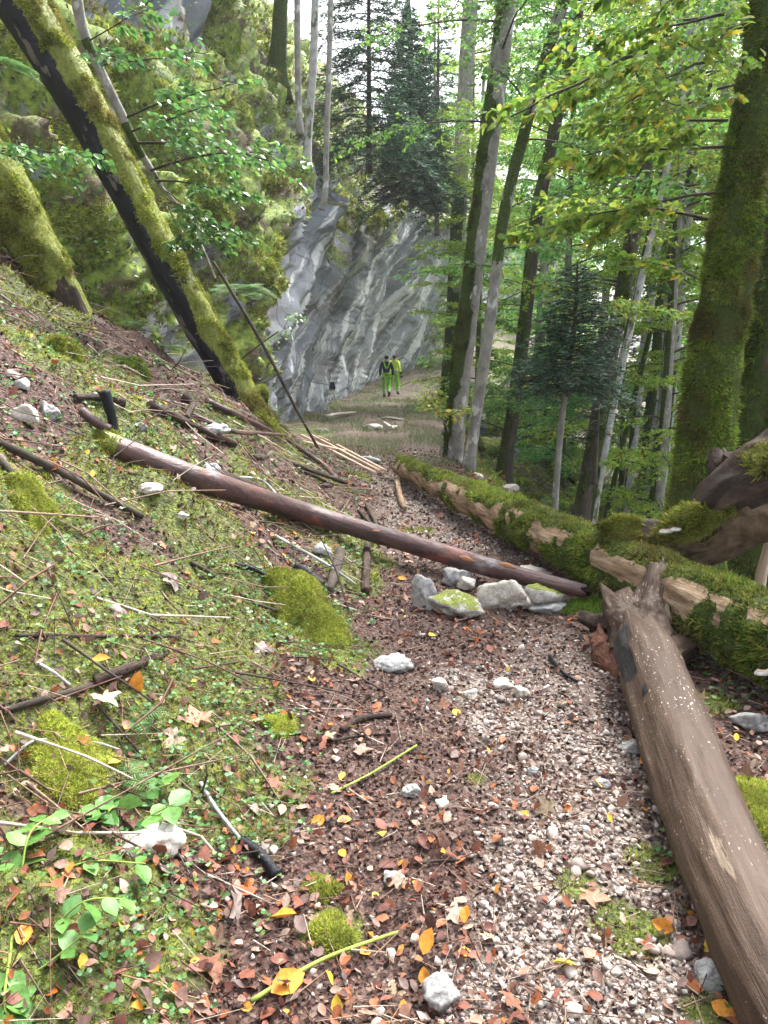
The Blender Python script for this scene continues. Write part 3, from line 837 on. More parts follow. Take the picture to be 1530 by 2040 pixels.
bracket(at(1252, 1198, 4.25), .04, mr, .3); bracket(at(1262, 1208, 4.2), .035, mr, .3); bracket(at(1520, 1336, 3.1), .05, mr, .2)

w_ = root('split_wood', at(1515, 1205, 4.6), 'pale peeled broken stick standing at the right edge behind the mossy log', 'stick')
wood_piece('stick', [at(1512, 1215, 4.6), at(1516, 1150, 4.6), at(1528, 1095, 4.6), at(1540, 1040, 4.6)], [.035, .035, .03, .03], M['wood_pale'], w_, k=10, seed=81)

# standing snag foot capped with a ball of moss, at the foot of the leaning trunk
st = root('mossy_stump', at(545, 858, 9.6), 'thin rotten stump topped by a round ball of moss beside the leaning trunk', 'stump')
sp_ = [at(552, 875, 9.6), at(540, 840, 9.6), at(524, 812, 9.6), at(516, 786, 9.6)]
V, T, inf, o_ = wood_piece('stump', sp_, [.13, .12, .085, .11], M['bark_decay'], st, seed=83, moss=lambda i: np.clip(1.2 * (i['ang'] < 2.5), 0, 1), amp=.2)
surf_moss(V, T, inf, (angd(inf['ang'], 1.2) < 1.4) * 1.0, 900, .03, MOSS_D * 1.5, st)
def ball(c, r, n=16):
    a = np.linspace(0, np.pi, n); b = np.linspace(0, 2 * np.pi, 2 * n, endpoint=False)
    A, B = np.meshgrid(a, b, indexing='ij')
    N = np.stack([np.sin(A) * np.cos(B), np.sin(A) * np.sin(B), np.cos(A)], -1)
    rr = 1 + .12 * fbm(N[..., 0] * 2, N[..., 1] * 2, N[..., 2] * 2, 3, 5)
    V = (N * rr[..., None]).reshape(-1, 3) * r + c
    i = np.arange(n * 2 * n).reshape(n, 2 * n)
    q = np.stack([i[:-1], i[1:], np.roll(i, -1, 1)[1:], np.roll(i, -1, 1)[:-1]], -1).reshape(-1, 4)
    return V, np.concatenate([q[:, [0, 1, 2]], q[:, [0, 2, 3]]]), dict(n=N.reshape(-1, 3))
V, T, inf = ball(at(515, 786, 9.6), np.array([.125, .125, .11]))
V[:, 2] += 0
M['moss_body'] = m_plain('moss_body', (.16, .20, .035), nscale=60, amt=.5)
mb = part('moss_ball', V, T, M['moss_body'], st, smooth=True)
surf_moss(V, T, inf, np.ones(len(V)), 1800, .026, MOSS_Y, mb)

# bushes, ferns and grass on the ledges of the hillside and along the lip
def cliff_green():
    Vf = CV.reshape(-1, 3); T = np.concatenate([CQ[:, [0, 1, 2]], CQ[:, [0, 2, 3]]])
    R_ = np.hypot(Vf[:, 0], Vf[:, 1])
    vis = (Vf[:, 1] > 6) & (Vf[:, 1] < 62) & (Vf[:, 2] < 40)
    cl = sstep(.0, .35, fbm(Vf[:, 0] * .7 + 4, Vf[:, 1] * .7, Vf[:, 2] * .7, 3, 600) + .35 * sstep(13, 26, Vf[:, 1]) - .12)
    w = vis * cl * (CM.reshape(-1) > .3) / np.clip(R_, 6, 80) ** 1.1
    p, n, i = sample_tris(Vf, T, 26000, w)
    if n[:, 2].mean() < 0: n = -n
    d = np.linalg.norm(p, axis=1)
    lift = rng.random(len(p)) ** 1.5 * (.10 + .016 * d)
    tv = np.array([[0, 0, 0], [.30, .48, .02], [0, 1, -.05], [-.30, .48, .02]]); tt = np.array([[0, 1, 2], [0, 2, 3]])
    pal = np.array([[.08, .19, .035], [.13, .26, .045], [.06, .14, .03], [.18, .26, .05], [.13, .09, .055], [.10, .17, .04]])
    V, T2, c = inst(tv, tt, p + n * lift[:, None] + V3(0, 0, .4) * lift[:, None], frames(rand_unit(len(p)) + V3(0, 0, -.4), unit(n + .7 * rng.normal(size=(len(p), 3)))), (.045 + .0022 * d) * rng.uniform(.6, 1.4, len(p)), pick(pal, len(p)))
    tag(link('undergrowth', mesh_np('undergrowth', V, T2, m_leafy('undergrowth_leaves'), c), cliff), kind='stuff')
cliff_green()

# ------------------------------------------------------------------ damp air under the trees
def haze_box(x0, x1, y0, y1, z0, z1, dens):
    V = np.array([[x, y, z] for x in (x0, x1) for y in (y0, y1) for z in (z0, z1)], float)
    Q = np.array([[0, 1, 3, 2], [4, 6, 7, 5], [0, 4, 5, 1], [2, 3, 7, 6], [0, 2, 6, 4], [1, 5, 7, 3]])
    t = NT('haze'); pv = t.n('ShaderNodeVolumePrincipled')
    pv.inputs['Color'].default_value = (.93, .96, 1.0, 1); pv.inputs['Density'].default_value = dens; pv.inputs['Anisotropy'].default_value = .2
    t.l(pv.outputs[0], t.out.inputs['Volume'])
    tag(link('haze', mesh_np('haze', V, Q, t.m)), kind='stuff')
HAZE = True
if HAZE: haze_box(-460, 460, -60, 300, -75, 62, .0008)
# ------------------------------------------------------------------ leaves, twigs and trees
LF_FAR_V = np.array([[0, 0, 0], [.30, .48, .02], [0, 1, -.05], [-.30, .48, .02]]); LF_FAR_T = np.array([[0, 1, 2], [0, 2, 3]])
LF_V = np.array([[0, 0, 0], [.20, .18, .03], [.31, .46, .05], [.20, .78, .02], [0, 1, -.10], [-.20, .78, .02], [-.31, .46, .05], [-.20, .18, .03], [0, .46, -.01]])
LF_T = np.array([[8, 0, 1], [8, 1, 2], [8, 2, 3], [8, 3, 4], [8, 4, 5], [8, 5, 6], [8, 6, 7], [8, 7, 0]])
# lobed (maple) leaf
def maple_tpl():
    r = [.10, .50, .62, .44, .70, .88, .74, .50, .80, 1.0, .80, .50, .74, .88, .70, .44, .62, .50]
    a = [-90, -55, -38, -14, 4, 20, 32, 52, 76, 90, 104, 128, 148, 160, 176, 194, 218, 235]
    P = [[0, .32, 0]]
    for rr, aa in zip(r, a):
        P.append([rr * .62 * math.cos(math.radians(aa)), .32 + rr * .66 * math.sin(math.radians(aa)), 0])
    P = np.array(P); P[:, 2] = -.25 * P[:, 0] ** 2 + .03 * (np.arange(len(P)) % 2)
    T = np.array([[0, i, i % 18 + 1] for i in range(1, 19)])
    return P, T
MP_V, MP_T = maple_tpl()

GREEN_Y = np.array([[.16, .27, .035], [.20, .31, .045], [.12, .23, .03], [.24, .33, .05], [.10, .20, .03], [.14, .25, .04], [.18, .28, .04], [.22, .31, .05], [.12, .22, .035], [.26, .32, .05], [.36, .30, .04]])
GREEN_M = np.array([[.07, .16, .03], [.10, .20, .04], [.055, .13, .03], [.14, .24, .04], [.08, .19, .055]])
GREEN_B = np.array([[.06, .15, .045], [.08, .19, .06], [.05, .12, .04], [.12, .22, .05]])
SPRUCE = np.array([[.018, .045, .026], [.028, .065, .036], [.012, .032, .02], [.04, .085, .045]])

def spray(start, d, L, nleaf, lsize, droop=.25, width=.45, ntw=None, flat=.35, rise=.0):
    """one bough: returns bough path, twig segments, leaf pos / R / size"""
    d = unit(np.asarray(d, float)); side = unit(np.cross(d, V3(0, 0, 1)))
    t = np.linspace(0, 1, 12)
    wob = np.cumsum(rng.normal(size=(12, 3)) * .012 * L, 0)
    path = start + d * (t * L)[:, None] + V3(0, 0, 1) * ((rise * t - droop * t ** 2) * L)[:, None] + wob * t[:, None]
    ntw = ntw or max(6, int(L * 9))
    tj = np.sort(rng.uniform(.12, 1, ntw)) ; sg = np.where(np.arange(ntw) % 2, 1, -1)
    pj = np.stack([np.interp(tj, t, path[:, i]) for i in range(3)], -1)
    tl = width * L * (1 - .72 * tj) * rng.uniform(.6, 1.2, ntw) + .05
    dj = unit(side * sg[:, None] + d * rng.uniform(.5, 1.1, (ntw, 1)) + V3(0, 0, 1) * rng.normal(-.05, .22, (ntw, 1)))
    ends = pj + dj * tl[:, None] + V3(0, 0, -1) * (.10 * tl)[:, None]
    w = tl / tl.sum()
    j = rng.choice(ntw, nleaf, p=w); r = rng.uniform(.08, 1.02, nleaf)
    lp = pj[j] * (1 - r)[:, None] + ends[j] * r[:, None] + rng.normal(size=(nleaf, 3)) * .25 * lsize * V3(1, 1, 1)
    s2 = np.where(rng.random(nleaf) < .5, 1, -1)[:, None]
    sdj = unit(np.cross(dj[j], V3(0, 0, 1)))
    ld = unit(dj[j] * .8 + sdj * s2 * .8 + V3(0, 0, -1) * rng.uniform(.0, .9, (nleaf, 1)) + .25 * rng.normal(size=(nleaf, 3)))
    nr = unit(V3(0, 0, 1) + flat * 1.6 * rng.normal(size=(nleaf, 3)))
    return path, (pj, ends, tl), lp, frames(ld, nr), lsize * rng.uniform(.55, 1.2, nleaf)

def twig_mesh(a, b, r):
    """thin three-sided twigs"""
    n = len(a); d = unit(b - a); s = unit(np.cross(d, V3(.3, .2, 1))); w = np.cross(s, d)
    ang = np.array([0, 2.094, 4.189])
    ring = np.cos(ang)[None, :, None] * w[:, None] + np.sin(ang)[None, :, None] * s[:, None]
    r = np.broadcast_to(r, (n,))
    V = np.concatenate([a[:, None] + ring * r[:, None, None], b[:, None] + ring * r[:, None, None] * .5], 1)
    T0 = np.array([[0, 1, 4], [0, 4, 3], [1, 2, 5], [1, 5, 4], [2, 0, 3], [2, 3, 5]])
    T = T0[None] + (np.arange(n) * 6)[:, None, None]
    return V.reshape(-1, 3), T.reshape(-1, 3)

def trunk_part(parent, path, rad, mat, mossf, k=14, n=60, amp=.05, up=(0, -1, 0), mn=0, msize=.03, pal=MOSS_G, seed=1, name='trunk', flare=.55):
    P = spline(path, n)
    V, T, inf = tube(P, rad, k, bark_disp(amp, 1.2, 1.6, seed), up=up)
    if flare:
        ax = P[np.clip((inf['L'] / inf['total'] * (n - 1)).astype(int), 0, n - 1)]
        f = flare * np.exp(-inf['L'] / (rad[0] * 2.2)) * (1 + .6 * np.cos(inf['ang'] * 5 + seed))
        V = V + (V - ax) * f[:, None]
    nz = fbm(V[:, 0] * 2.2, V[:, 1] * 2.2, V[:, 2] * 1.1, 4, seed + 9)
    mo = np.clip(mossf(inf['L'] / inf['total'], inf['ang'], nz), 0, 1)
    o = part(name, V, T, mat, parent, attrs=dict(sp=inf['sp'], moss=mo), smooth=True)
    if mn:
        vis = (V[:, 2] < V[:, 1] * .62 + 2.2) * 1.0
        surf_moss(V, T, inf, mo ** 2 * vis * np.where(np.cos(inf['ang']) > -.25, 1, .3), mn, msize, pal, parent, lean=V3(0, 0, -.5))
    return P

def foliage(parent, boughs, mat, pal, lsize, near=False, leaf_parts=0, woodmat=None, twr=.004, yshift=0, split=True):
    """boughs: list of (start, dir, L, nleaf, droop, rise). Each bough is a part; its leaves are stuff of the thing."""
    LP, LR, LS, allb = [], [], [], []
    for b in boughs:
        start, d, L, nl, dr, ri = b
        path, (pj, en, tl), lp, R, s = spray(np.asarray(start, float), d, L, nl, lsize, dr, rise=ri)
        V, T, inf = tube(path, [max(.005, .0085 * L), max(.002, .0022 * L)], 6)
        V2, T2 = twig_mesh(pj, en, twr * .6)
        Va = np.concatenate([V, V2]); Ta = np.concatenate([T, T2 + len(V)])
        if split: part('branch', Va, Ta, woodmat or M['bark_dark'], parent, attrs=dict(sp=Va * 1.0, moss=np.zeros(len(Va))))
        else: allb.append((Va, Ta, (0, 0, 0)))
        LP.append(lp); LR.append(R); LS.append(s)
    if allb:
        Va, Ta, _ = merge(allb)
        o = part('branches', Va, Ta, woodmat or M['bark_dark'], parent, attrs=dict(sp=Va * 1.0, moss=np.zeros(len(Va))), kind='stuff')
    LP = np.concatenate(LP); LR = np.concatenate(LR); LS = np.concatenate(LS)
    c = pick(pal, len(LP), .22) * 1.15
    tv, tt = (LF_V, LF_T) if near else (LF_FAR_V, LF_FAR_T)
    if leaf_parts:
        order = np.argsort(np.linalg.norm(LP, axis=1) / LS)       # those that show largest
        inview = (np.abs(LP[order, 0]) < LP[order, 1] * .56)
        order = order[inview][:leaf_parts]
        metas = [mesh_np('leaf', LF_V, LF_T, M['leaf'], np.broadcast_to(cc, (len(LF_V), 3)), smooth=True) for cc in pal]
        off = Vector(parent.location)
        for q, i in enumerate(order):
            o = bpy.data.objects.new('leaf', metas[q % len(metas)]); COL.objects.link(o); o.parent = parent
            Mx = Matrix([[*(LR[i][r] * LS[i]), LP[i][r] - off[r]] for r in range(3)] + [[0, 0, 0, 1]])
            o.matrix_basis = Mx
        keep = np.ones(len(LP), bool); keep[order] = False
        LP, LR, LS, c = LP[keep], LR[keep], LS[keep], c[keep]
    V, T, cc = inst(tv, tt, LP, LR, LS, c)
    part('foliage', V, T, mat, parent, cc, kind='stuff')

def beech_boughs(P, z0, z1, n, L, nl, az=None, spread=3.14, droop=.3):
    out = []
    zs = P[:, 2]
    for i in range(n):
        z = rng.uniform(z0, z1)
        c = np.array([np.interp(z, zs, P[:, 0]), np.interp(z, zs, P[:, 1]), z])
        a = (az if az is not None else 0) + rng.uniform(-spread, spread)
        l = L * rng.uniform(.6, 1.2)
        out.append((c, V3(math.sin(a), math.cos(a), rng.uniform(-.05, .35)), l, int(nl * l / L), droop * rng.uniform(.5, 1.4), rng.uniform(0, .25)))
    return out

def upward(pix, y, base=None, ztop=13.0):
    """trunk path through pixels at depth(s) y, base dropped to the ground, continued upward"""
    ys = y if isinstance(y, (list, tuple)) else [y] * len(pix)
    P = [at(u, v, yy) for (u, v), yy in zip(pix, ys)]
    g = float(H(P[0][0], P[0][1]))
    if base is None: 
        if P[0][2] > g: P.insert(0, V3(P[0][0] - (P[1][0] - P[0][0]) * .05, P[0][1], g - .15))
        else: P[0][2] = g - .15 if g - P[0][2] > .3 else P[0][2]
    d = P[-1] - P[-2]; d = d / max(d[2], .1)
    while P[-1][2] < ztop:
        P.append(P[-1] + d * 2.5)
    return P

def tree(name, label, pix, y, rad, mat, mossf, boughs=(), pal=GREEN_Y, lsize=.09, k=14, mn=0, msize=.03, mpal=MOSS_G, group='standing trees', near=False, leaf_parts=0, ztop=13, seed=1, cat='tree', base=None, n=60, extra=(), flare=.55, split=True):
    P0 = upward(pix, y, base, ztop)
    rt = root(name, P0[0] + V3(0, 0, .1), label, cat, group)
    nr = len(P0)
    radl = list(np.interp(np.linspace(0, 1, nr), [0, 1], [rad[0], rad[1]]))
    P = trunk_part(rt, P0, radl, mat, mossf, k=k, mn=mn, msize=msize, pal=mpal, seed=seed, n=n, flare=flare)
    bs = []
    for b in boughs:
        bs += beech_boughs(P, *b)
    bs += list(extra)
    if bs: foliage(rt, bs, M['leaf'], pal, lsize, near, leaf_parts, split=split)
    return rt, P

nomoss = lambda t, a, n: 0 * t
def moss_all(k=1.0): return lambda t, a, n: k * (1.0 + .25 * n)
def moss_side(a0, w, lo=0.): return lambda t, a, n: 1.2 * sstep(w + .25, w - .25, angd(a, a0) + .45 * n)

# --- the great mossy trunk on the right and its branches over the path
ex = []
def toward(p, q): return q - p
for (u0, v0, u1, v1, y0, y1, nl, dr) in [(1485, 50, 1030, 250, 6.5, 5.6, 800, .10), (1440, 292, 1110, 335, 6.5, 6.0, 600, .06), (1440, 382, 1090, 440, 6.5, 6.2, 650, .06), (1450, 240, 1150, 270, 6.5, 7.5, 500, .1), (1420, 440, 1130, 400, 6.6, 8.0, 600, .12), (1400, 560, 1240, 520, 6.6, 7.6, 300, .2),
                                 (1480, -40, 1200, 30, 6.5, 5.6, 500, .1), (1490, 120, 1250, 190, 6.5, 5.4, 350, .15), (1430, 205, 1300, 215, 6.5, 5.6, 120, .05), (1475, 20, 1130, 130, 6.5, 7.4, 600, .1), (1520, -60, 1500, -20, 6.4, 5.2, 80, .4)]:
    a_, b_ = at(u0, v0, y0), at(u1, v1, y1); d_ = b_ - a_
    L_ = float(np.linalg.norm(d_)); ex.append((a_, d_ / L_ + V3(0, 0, dr), L_, nl, dr, 0))
tree('mossy_tree', 'thick tree trunk wholly wrapped in green moss behind the decayed log', [(1368, 1150), (1388, 1010), (1424, 720), (1474, 400), (1528, 60), (1560, -150)], 6.5, (.29, .02), M['bark_mossy'],
     lambda t, a, n: .85 + .75 * n, boughs=[(6.5, 12, 8, 2.6, 200)], k=40, mn=38000, msize=.036, mpal=np.concatenate([MOSS_D * 2.8, MOSS_G * 1.4, MOSS_Y * .75, MOSS_G * 1.8]), near=True, leaf_parts=290, seed=101, extra=ex, n=120, pal=GREEN_Y * .95, lsize=.085, flare=.25)
tree('mossy_tree', 'second moss-wrapped trunk cut off by the right edge of view', [(1490, 1080), (1500, 900), (1535, 700), (1575, 450)], 7.6, (.30, .2), M['bark_mossy'],
     lambda t, a, n: .8 + .8 * n, boughs=[(2.6, 7, 9, 2.4, 260, -1.2, 1.3)], k=30, mn=12000, msize=.045, mpal=np.concatenate([MOSS_D * 2.0, MOSS_G]), near=True, seed=102, pal=GREEN_M, lsize=.085, n=90, flare=.2)
# --- twin at the edge of the path
tree('twin_beech', 'stout beech half green with moss, half bare grey, standing at the path edge', [(898, 925), (912, 800), (940, 560), (978, 260), (1010, 0)], [13, 13, 13, 13, 13], (.185, .14), M['bark_beech'],
     lambda t, a, n: 1.2 * sstep(.80, .50, angd(a, -.85) + .8 * n) , boughs=[(2.5, 8, 10, 2.2, 420)], pal=GREEN_M * 1.1, k=26, mn=14000, msize=.025, mpal=MOSS_G * .7, seed=103, lsize=.08, n=90, flare=.2, ztop=12)
tree('slim_tree', 'slim bare stem growing close beside the mossy half-bare beech', [(932, 942), (952, 800), (976, 640), (1006, 420), (1048, 250), (1085, 120), (1125, 0)], 12.6, (.10, .08), M['bark_beech'],
     lambda t, a, n: 1.2 * sstep(.32, .5, t + .2 * n) * (n > -.3), boughs=[(3, 9, 12, 2.2, 420)], pal=GREEN_M, k=12, mn=2500, msize=.02, seed=104, lsize=.08, ztop=12, flare=.3)
tree('grey_tree', 'tall straight grey trunk where the far path bends, beyond the half-mossy beech', [(893, 785), (905, 600), (915, 400), (925, 200), (938, 0)], 29, (.30, .26), M['bark_beech'],
     lambda t, a, n: 1.2 * sstep(.5, .2, t + .3 * n) * (angd(a, -.6) < 1), boughs=[(7, 16, 20, 3.2, 500)], seed=105, k=16, lsize=.10, ztop=17, pal=GREEN_Y, flare=.5, split=False)
tree('dark_tree', 'dark crooked ivy-hung trunk rising from the slope right of the half-mossy beech', [(1005, 930), (1028, 780), (1048, 620), (1066, 450), (1100, 280), (1130, 130)], 17, (.17, .10), M['bark_dark'],
     moss_side(-.6, .5), boughs=[(-.5, 10, 34, 2.3, 620)], seed=106, lsize=.085, pal=GREEN_M, ztop=13, split=False, mn=3000, msize=.03, mpal=MOSS_G * .6)
tree('thin_spruce_stem', 'thin pale stem below the dark spruce crown', [(1103, 1052), (1113, 900), (1130, 740)], 11.0, (.052, .045), M['bark_beech'], nomoss, seed=107, ztop=at(1130, 740, 11)[2], k=10, flare=.2)
tree('mossy_beech', 'dark mossy trunk rising behind the dark spruce crown', [(1153, 1055), (1175, 930), (1205, 760), (1245, 560), (1272, 400), (1300, 250), (1320, 100)], 14.5, (.17, .11), M['bark_dark'],
     lambda t, a, n: 1.1 * sstep(-.05, .25, n) * (angd(a, .4) < 1.6), boughs=[(2.0, 10, 26, 2.5, 620)], seed=108, mn=7000, msize=.035, mpal=MOSS_G * .8, lsize=.085, pal=GREEN_Y, ztop=12, k=18, n=80)
tree('white_beech', 'pair stem of pale bark leaning beside the dark mossy trunk', [(1178, 1050), (1196, 940), (1222, 800), (1262, 620)], 15.5, (.105, .07), M['bark_white'], moss_side(-1.2, .6), boughs=[(5, 10, 7, 2.0, 300)], seed=109, ztop=11, k=12, split=False, lsize=.09)
tree('white_beech', 'short pale whitish trunk low on the slope between two darker trunks', [(1243, 1040), (1256, 930), (1272, 780), (1290, 640)], 20, (.13, .10), M['bark_white'], moss_side(-1.0, .4), boughs=[(3, 12, 14, 2.6, 420)], seed=110, ztop=14, k=12, split=False, lsize=.09)
tree('white_beech', 'whitish mossy-based trunk just left of the great moss-wrapped tree', [(1300, 1040), (1322, 860), (1343, 640), (1362, 450), (1380, 200), (1392, 0)], 19, (.22, .17), M['bark_white'], lambda t, a, n: 1.2 * sstep(-.05, .3, n + .3 - t) * (angd(a, -1) < 1.5), boughs=[(.5, 12, 26, 2.7, 560)], seed=111, ztop=14, k=16, split=False, mn=2500, msize=.03, lsize=.09)
tree('grey_tree', 'grey trunk with a mossy left side, second from the great moss-wrapped tree', [(1278, 1030), (1292, 880), (1312, 690), (1328, 480), (1345, 250)], 23, (.21, .17), M['bark_beech'], moss_side(-1, .9), boughs=[(0, 14, 26, 3, 560)], seed=112, ztop=15, k=14, split=False, lsize=.095)
tree('slim_tree', 'slender mossy stem leaning left of the pale low trunk', [(1205, 1040), (1228, 940), (1262, 800)], 18, (.07, .05), M['bark_dark'], moss_all(.7), boughs=[(2, 8, 10, 1.8, 350)], seed=113, ztop=9, k=8, split=False, pal=GREEN_M)
# --- trees on the hillside to the left
tree('mossy_tree', 'mossy dark trunk with spreading roots high on the left hillside', [(548, 205), (553, 130), (560, 0)], 21, (.20, .14), M['bark_mossy'], moss_all(.9), boughs=[(12, 18, 8, 2.4, 350)], seed=120, base=1, ztop=19, k=18, mn=5000, msize=.035, mpal=MOSS_G * .7, flare=1.2, split=False)
tree('slim_tree', 'thin pale stem beside the mossy rooted tree on the hillside', [(566, 175), (568, 90), (570, 0)], 21.3, (.05, .045), M['bark_white'], moss_side(0, .3), seed=121, base=1, ztop=18, k=8, flare=.2)
tree('slim_tree', 'leftmost of three thin pale stems on the hillside edge', [(598, 270), (594, 180), (592, 0)], 20, (.085, .07), M['bark_beech'], nomoss, boughs=[(11, 17, 6, 2, 300)], seed=122, base=1, ztop=17, k=10, flare=.4, split=False)
tree('slim_tree', 'middle one of three thin pale stems on the hillside edge', [(610, 328), (616, 240), (624, 130), (628, 0)], 19, (.10, .08), M['bark_white'], lambda t, a, n: 1.2 * sstep(.25, .5, n), boughs=[(11, 16, 6, 2, 300)], seed=123, base=1, ztop=16, k=10, flare=.3, split=False)
tree('slim_tree', 'rightmost thin stem with a curved foot on the lip of the cliff', [(640, 418), (648, 385), (650, 290), (655, 150), (659, 0)], 18.4, (.07, .055), M['bark_beech'], nomoss, boughs=[(10, 15, 5, 2, 300)], seed=124, base=1, ztop=15, k=10, flare=.1, split=False)
tree('slim_tree', 'white slender trunk rising against the sky behind the hanging spruces', [(796, 130), (802, 70), (812, 0)], 33, (.11, .09), M['bark_white'], nomoss, seed=125, base=1, ztop=24, k=8, flare=.1)

# ------------------------------------------------------------------ spruces
def spruce(name, label, P, rad, z0, z1, R0, nb, group='spruces', ned=.05, seedv=0, droop=.5, topR=.12, trunkmat=None, dense=1.0, pal=SPRUCE, split=False):
    rt = root(name, P[0], label, 'conifer', group)
    Ps = trunk_part(rt, P, [rad, rad * .3], trunkmat or M['bark_dark'], nomoss, k=10, n=40, seed=seedv, flare=.1)
    LPp, LDd, LNn, LSs, br, LCc = [], [], [], [], [], []
    for i in range(nb):
        f = ((i + rng.random()) / nb)
        z = z0 + (z1 - z0) * f
        c = np.array([np.interp(z, Ps[:, 2], Ps[:, 0]), np.interp(z, Ps[:, 2], Ps[:, 1]), z])
        a = i * 2.4 + rng.uniform(-.4, .4)
        L = (R0 * (1 - f) ** .8 + topR) * rng.uniform(.75, 1.15)
        d = V3(math.sin(a), math.cos(a), .15 + .5 * f)
        t = np.linspace(0, 1, 8)
        path = c + d * (t * L)[:, None] + V3(0, 0, -droop) * (t ** 2 * L)[:, None]
        V, T, inf = tube(path, [.009 * L + .004, .003], 4); br.append((V, T, (0, 0, 0)))
        side = unit(np.cross(d, V3(0, 0, 1)))
        nt = max(8, int(L * 22 * dense))
        tj = rng.uniform(.15, 1, nt); sg = np.where(rng.random(nt) < .5, 1, -1)
        pj = np.stack([np.interp(tj, t, path[:, q]) for q in range(3)], -1)
        tl = (.42 * L * (1 - .6 * tj) + .05) * rng.uniform(.6, 1.2, nt)
        dj = unit(side * sg[:, None] * 1.0 + d * .9 + V3(0, 0, -1) * rng.uniform(.1, .8, (nt, 1)))
        tone = rng.uniform(.55, 1.6, nt) * rng.uniform(.7, 1.35)
        nn = np.maximum(6, (tl / ned * 3.2)).astype(int)
        jj = np.repeat(np.arange(nt), nn); rr = rng.random(len(jj))
        p = pj[jj] + dj[jj] * (rr * tl[jj])[:, None]
        sn = unit(np.cross(dj[jj], V3(0, 0, 1)))
        nd = unit(dj[jj] * .9 + sn * rng.choice([-1, 1], len(jj))[:, None] * .7 + rng.normal(size=(len(jj), 3)) * .25)
        LCc.append(tone[jj] * (.75 + .7 * rr)); LPp.append(p); LDd.append(nd); LNn.append(unit(V3(0, 0, 1) + .5 * rng.normal(size=(len(jj), 3)))); LSs.append(np.full(len(jj), ned) * rng.uniform(.7, 1.3, len(jj)))
    p = np.concatenate(LPp); R = frames(np.concatenate(LDd), np.concatenate(LNn)); s = np.concatenate(LSs)
    tv = np.array([[-.11, 0, 0], [.11, 0, 0], [0, 1, 0]]); tt = np.array([[0, 1, 2]])
    V, T, c = inst(tv, tt, p, R, s, pick(pal, len(p), .2) * np.concatenate(LCc)[:, None])
    part('foliage', V, T, M['needle'], rt, c, kind='stuff')
    Va, Ta, _ = merge(br)
    part('branches', Va, Ta, M['bark_dark'], rt, attrs=dict(sp=Va, moss=np.zeros(len(Va))), kind='stuff')
    return rt

SPR2 = SPRUCE * 1.5
base_ = at(1130, 760, 11); top_ = at(1150, 535, 11)
spruce('young_spruce', 'dense dark green young spruce crown on a thin pale stem over the slope', [at(1128, 790, 11), base_, at(1145, 640, 11), top_ + V3(0, 0, .1)], .05, base_[2] - .15, top_[2], .80, 120, ned=.065, droop=.5, topR=.16, pal=SPRUCE * 1.25, dense=2.0)
q0 = at(1190, 840, 14); q1 = at(1200, 640, 14)
spruce('young_spruce', 'ragged shaded spruce boughs hanging under the dense dark crown', [q0 + V3(0, 0, -1.2), q0, q1], .06, q0[2] - .3, q1[2], .75, 30, ned=.055, droop=.6, dense=.7, pal=SPRUCE)
c0, _ = cliff_hit(800, 415)
spruce('hanging_spruce', 'bushy dark spruce standing on the lip of the cliff above the path', [at(826, 408, 26), at(822, 300, 26), at(818, 100, 26), at(812, -50, 26)], .16, at(820, 400, 26)[2], at(812, 20, 26)[2], 1.6, 160, ned=.15, droop=.6, pal=SPRUCE * 1.2, dense=1.7)
spruce('hanging_spruce', 'tall blue-green spruce with drooping boughs over the cliff hillside', [at(735, 345, 23), at(735, 150, 23), at(733, -500, 23)], .10, at(735, 320, 23)[2], at(735, -480, 23)[2], 2.0, 170, ned=.12, droop=.8, pal=SPRUCE * 1.9, dense=1.1)
spruce('hanging_spruce', 'spruce further back whose thin top shows between the cliff edge and the sky', [at(870, 470, 40), at(872, 200, 40), at(874, 0, 40)], .14, at(870, 330, 40)[2], at(874, -80, 40)[2], 1.6, 80, ned=.22, droop=.5, pal=SPR2, dense=.8)
for (u, v0, v1, y, R_, lab) in [(1240, 870, 560, 24, 1.8, 'blue-green spruce low on the slope behind the pale trunks'), (1085, 880, 620, 30, 2.0, 'hazy spruce far down the slope behind the dark crooked trunk'), (1330, 940, 420, 30, 2.2, 'tall narrow spruce behind the whitish trunks on the right')]:
    spruce('distant_spruce', lab, [at(u, v0 + 120, y), at(u, v0, y), at(u + 10, v1, y)], .12, at(u, v0, y)[2], at(u, v1, y)[2], R_, 80, ned=.18, droop=.5, pal=SPR2, dense=.6, group='spruces down the slope')

# ------------------------------------------------------------------ the wood beyond: beeches, shared crowns
def crown_variant(nb, L, z0, z1, nl, lsize, pal, rad=.17):
    P = np.array([[0, 0, -1.5], [.1, 0, 4], [.2, .1, 10], [.3, 0, z1 + 2]], float)
    P = spline(P, 40)
    V, T, inf = tube(P, [rad, rad * .8, rad * .4], 9, bark_disp(.05, 1, 1.5, int(z1)))
    tm = mesh_np('trunk', V, T, M['bark_beech'], attrs=dict(sp=inf['sp'], moss=np.clip((angd(inf['ang'], -1) < .8) * 1.0, 0, 1)), smooth=True)
    LP, LR, LS, B = [], [], [], []
    for (st_, d, l, n_, dr, ri) in beech_boughs(P, z0, z1, nb, L, nl):
        path, (pj, en, tl), lp, R, s = spray(st_, d, l, n_, lsize, dr, rise=ri)
        Vb, Tb, _ = tube(path, [.010 * l, .003 * l], 4); B.append((Vb, Tb, (0, 0, 0)))
        LP.append(lp); LR.append(R); LS.append(s)
    V, T, c = inst(LF_FAR_V, LF_FAR_T, np.concatenate(LP), np.concatenate(LR), np.concatenate(LS), pick(pal, sum(map(len, LP)), .22))
    cm = mesh_np('foliage', V, T, M['leaf'], c)
    Vb, Tb, _ = merge(B)
    bm_ = mesh_np('branches', Vb, Tb, M['bark_dark'], attrs=dict(sp=Vb, moss=np.zeros(len(Vb))))
    return tm, cm, bm_
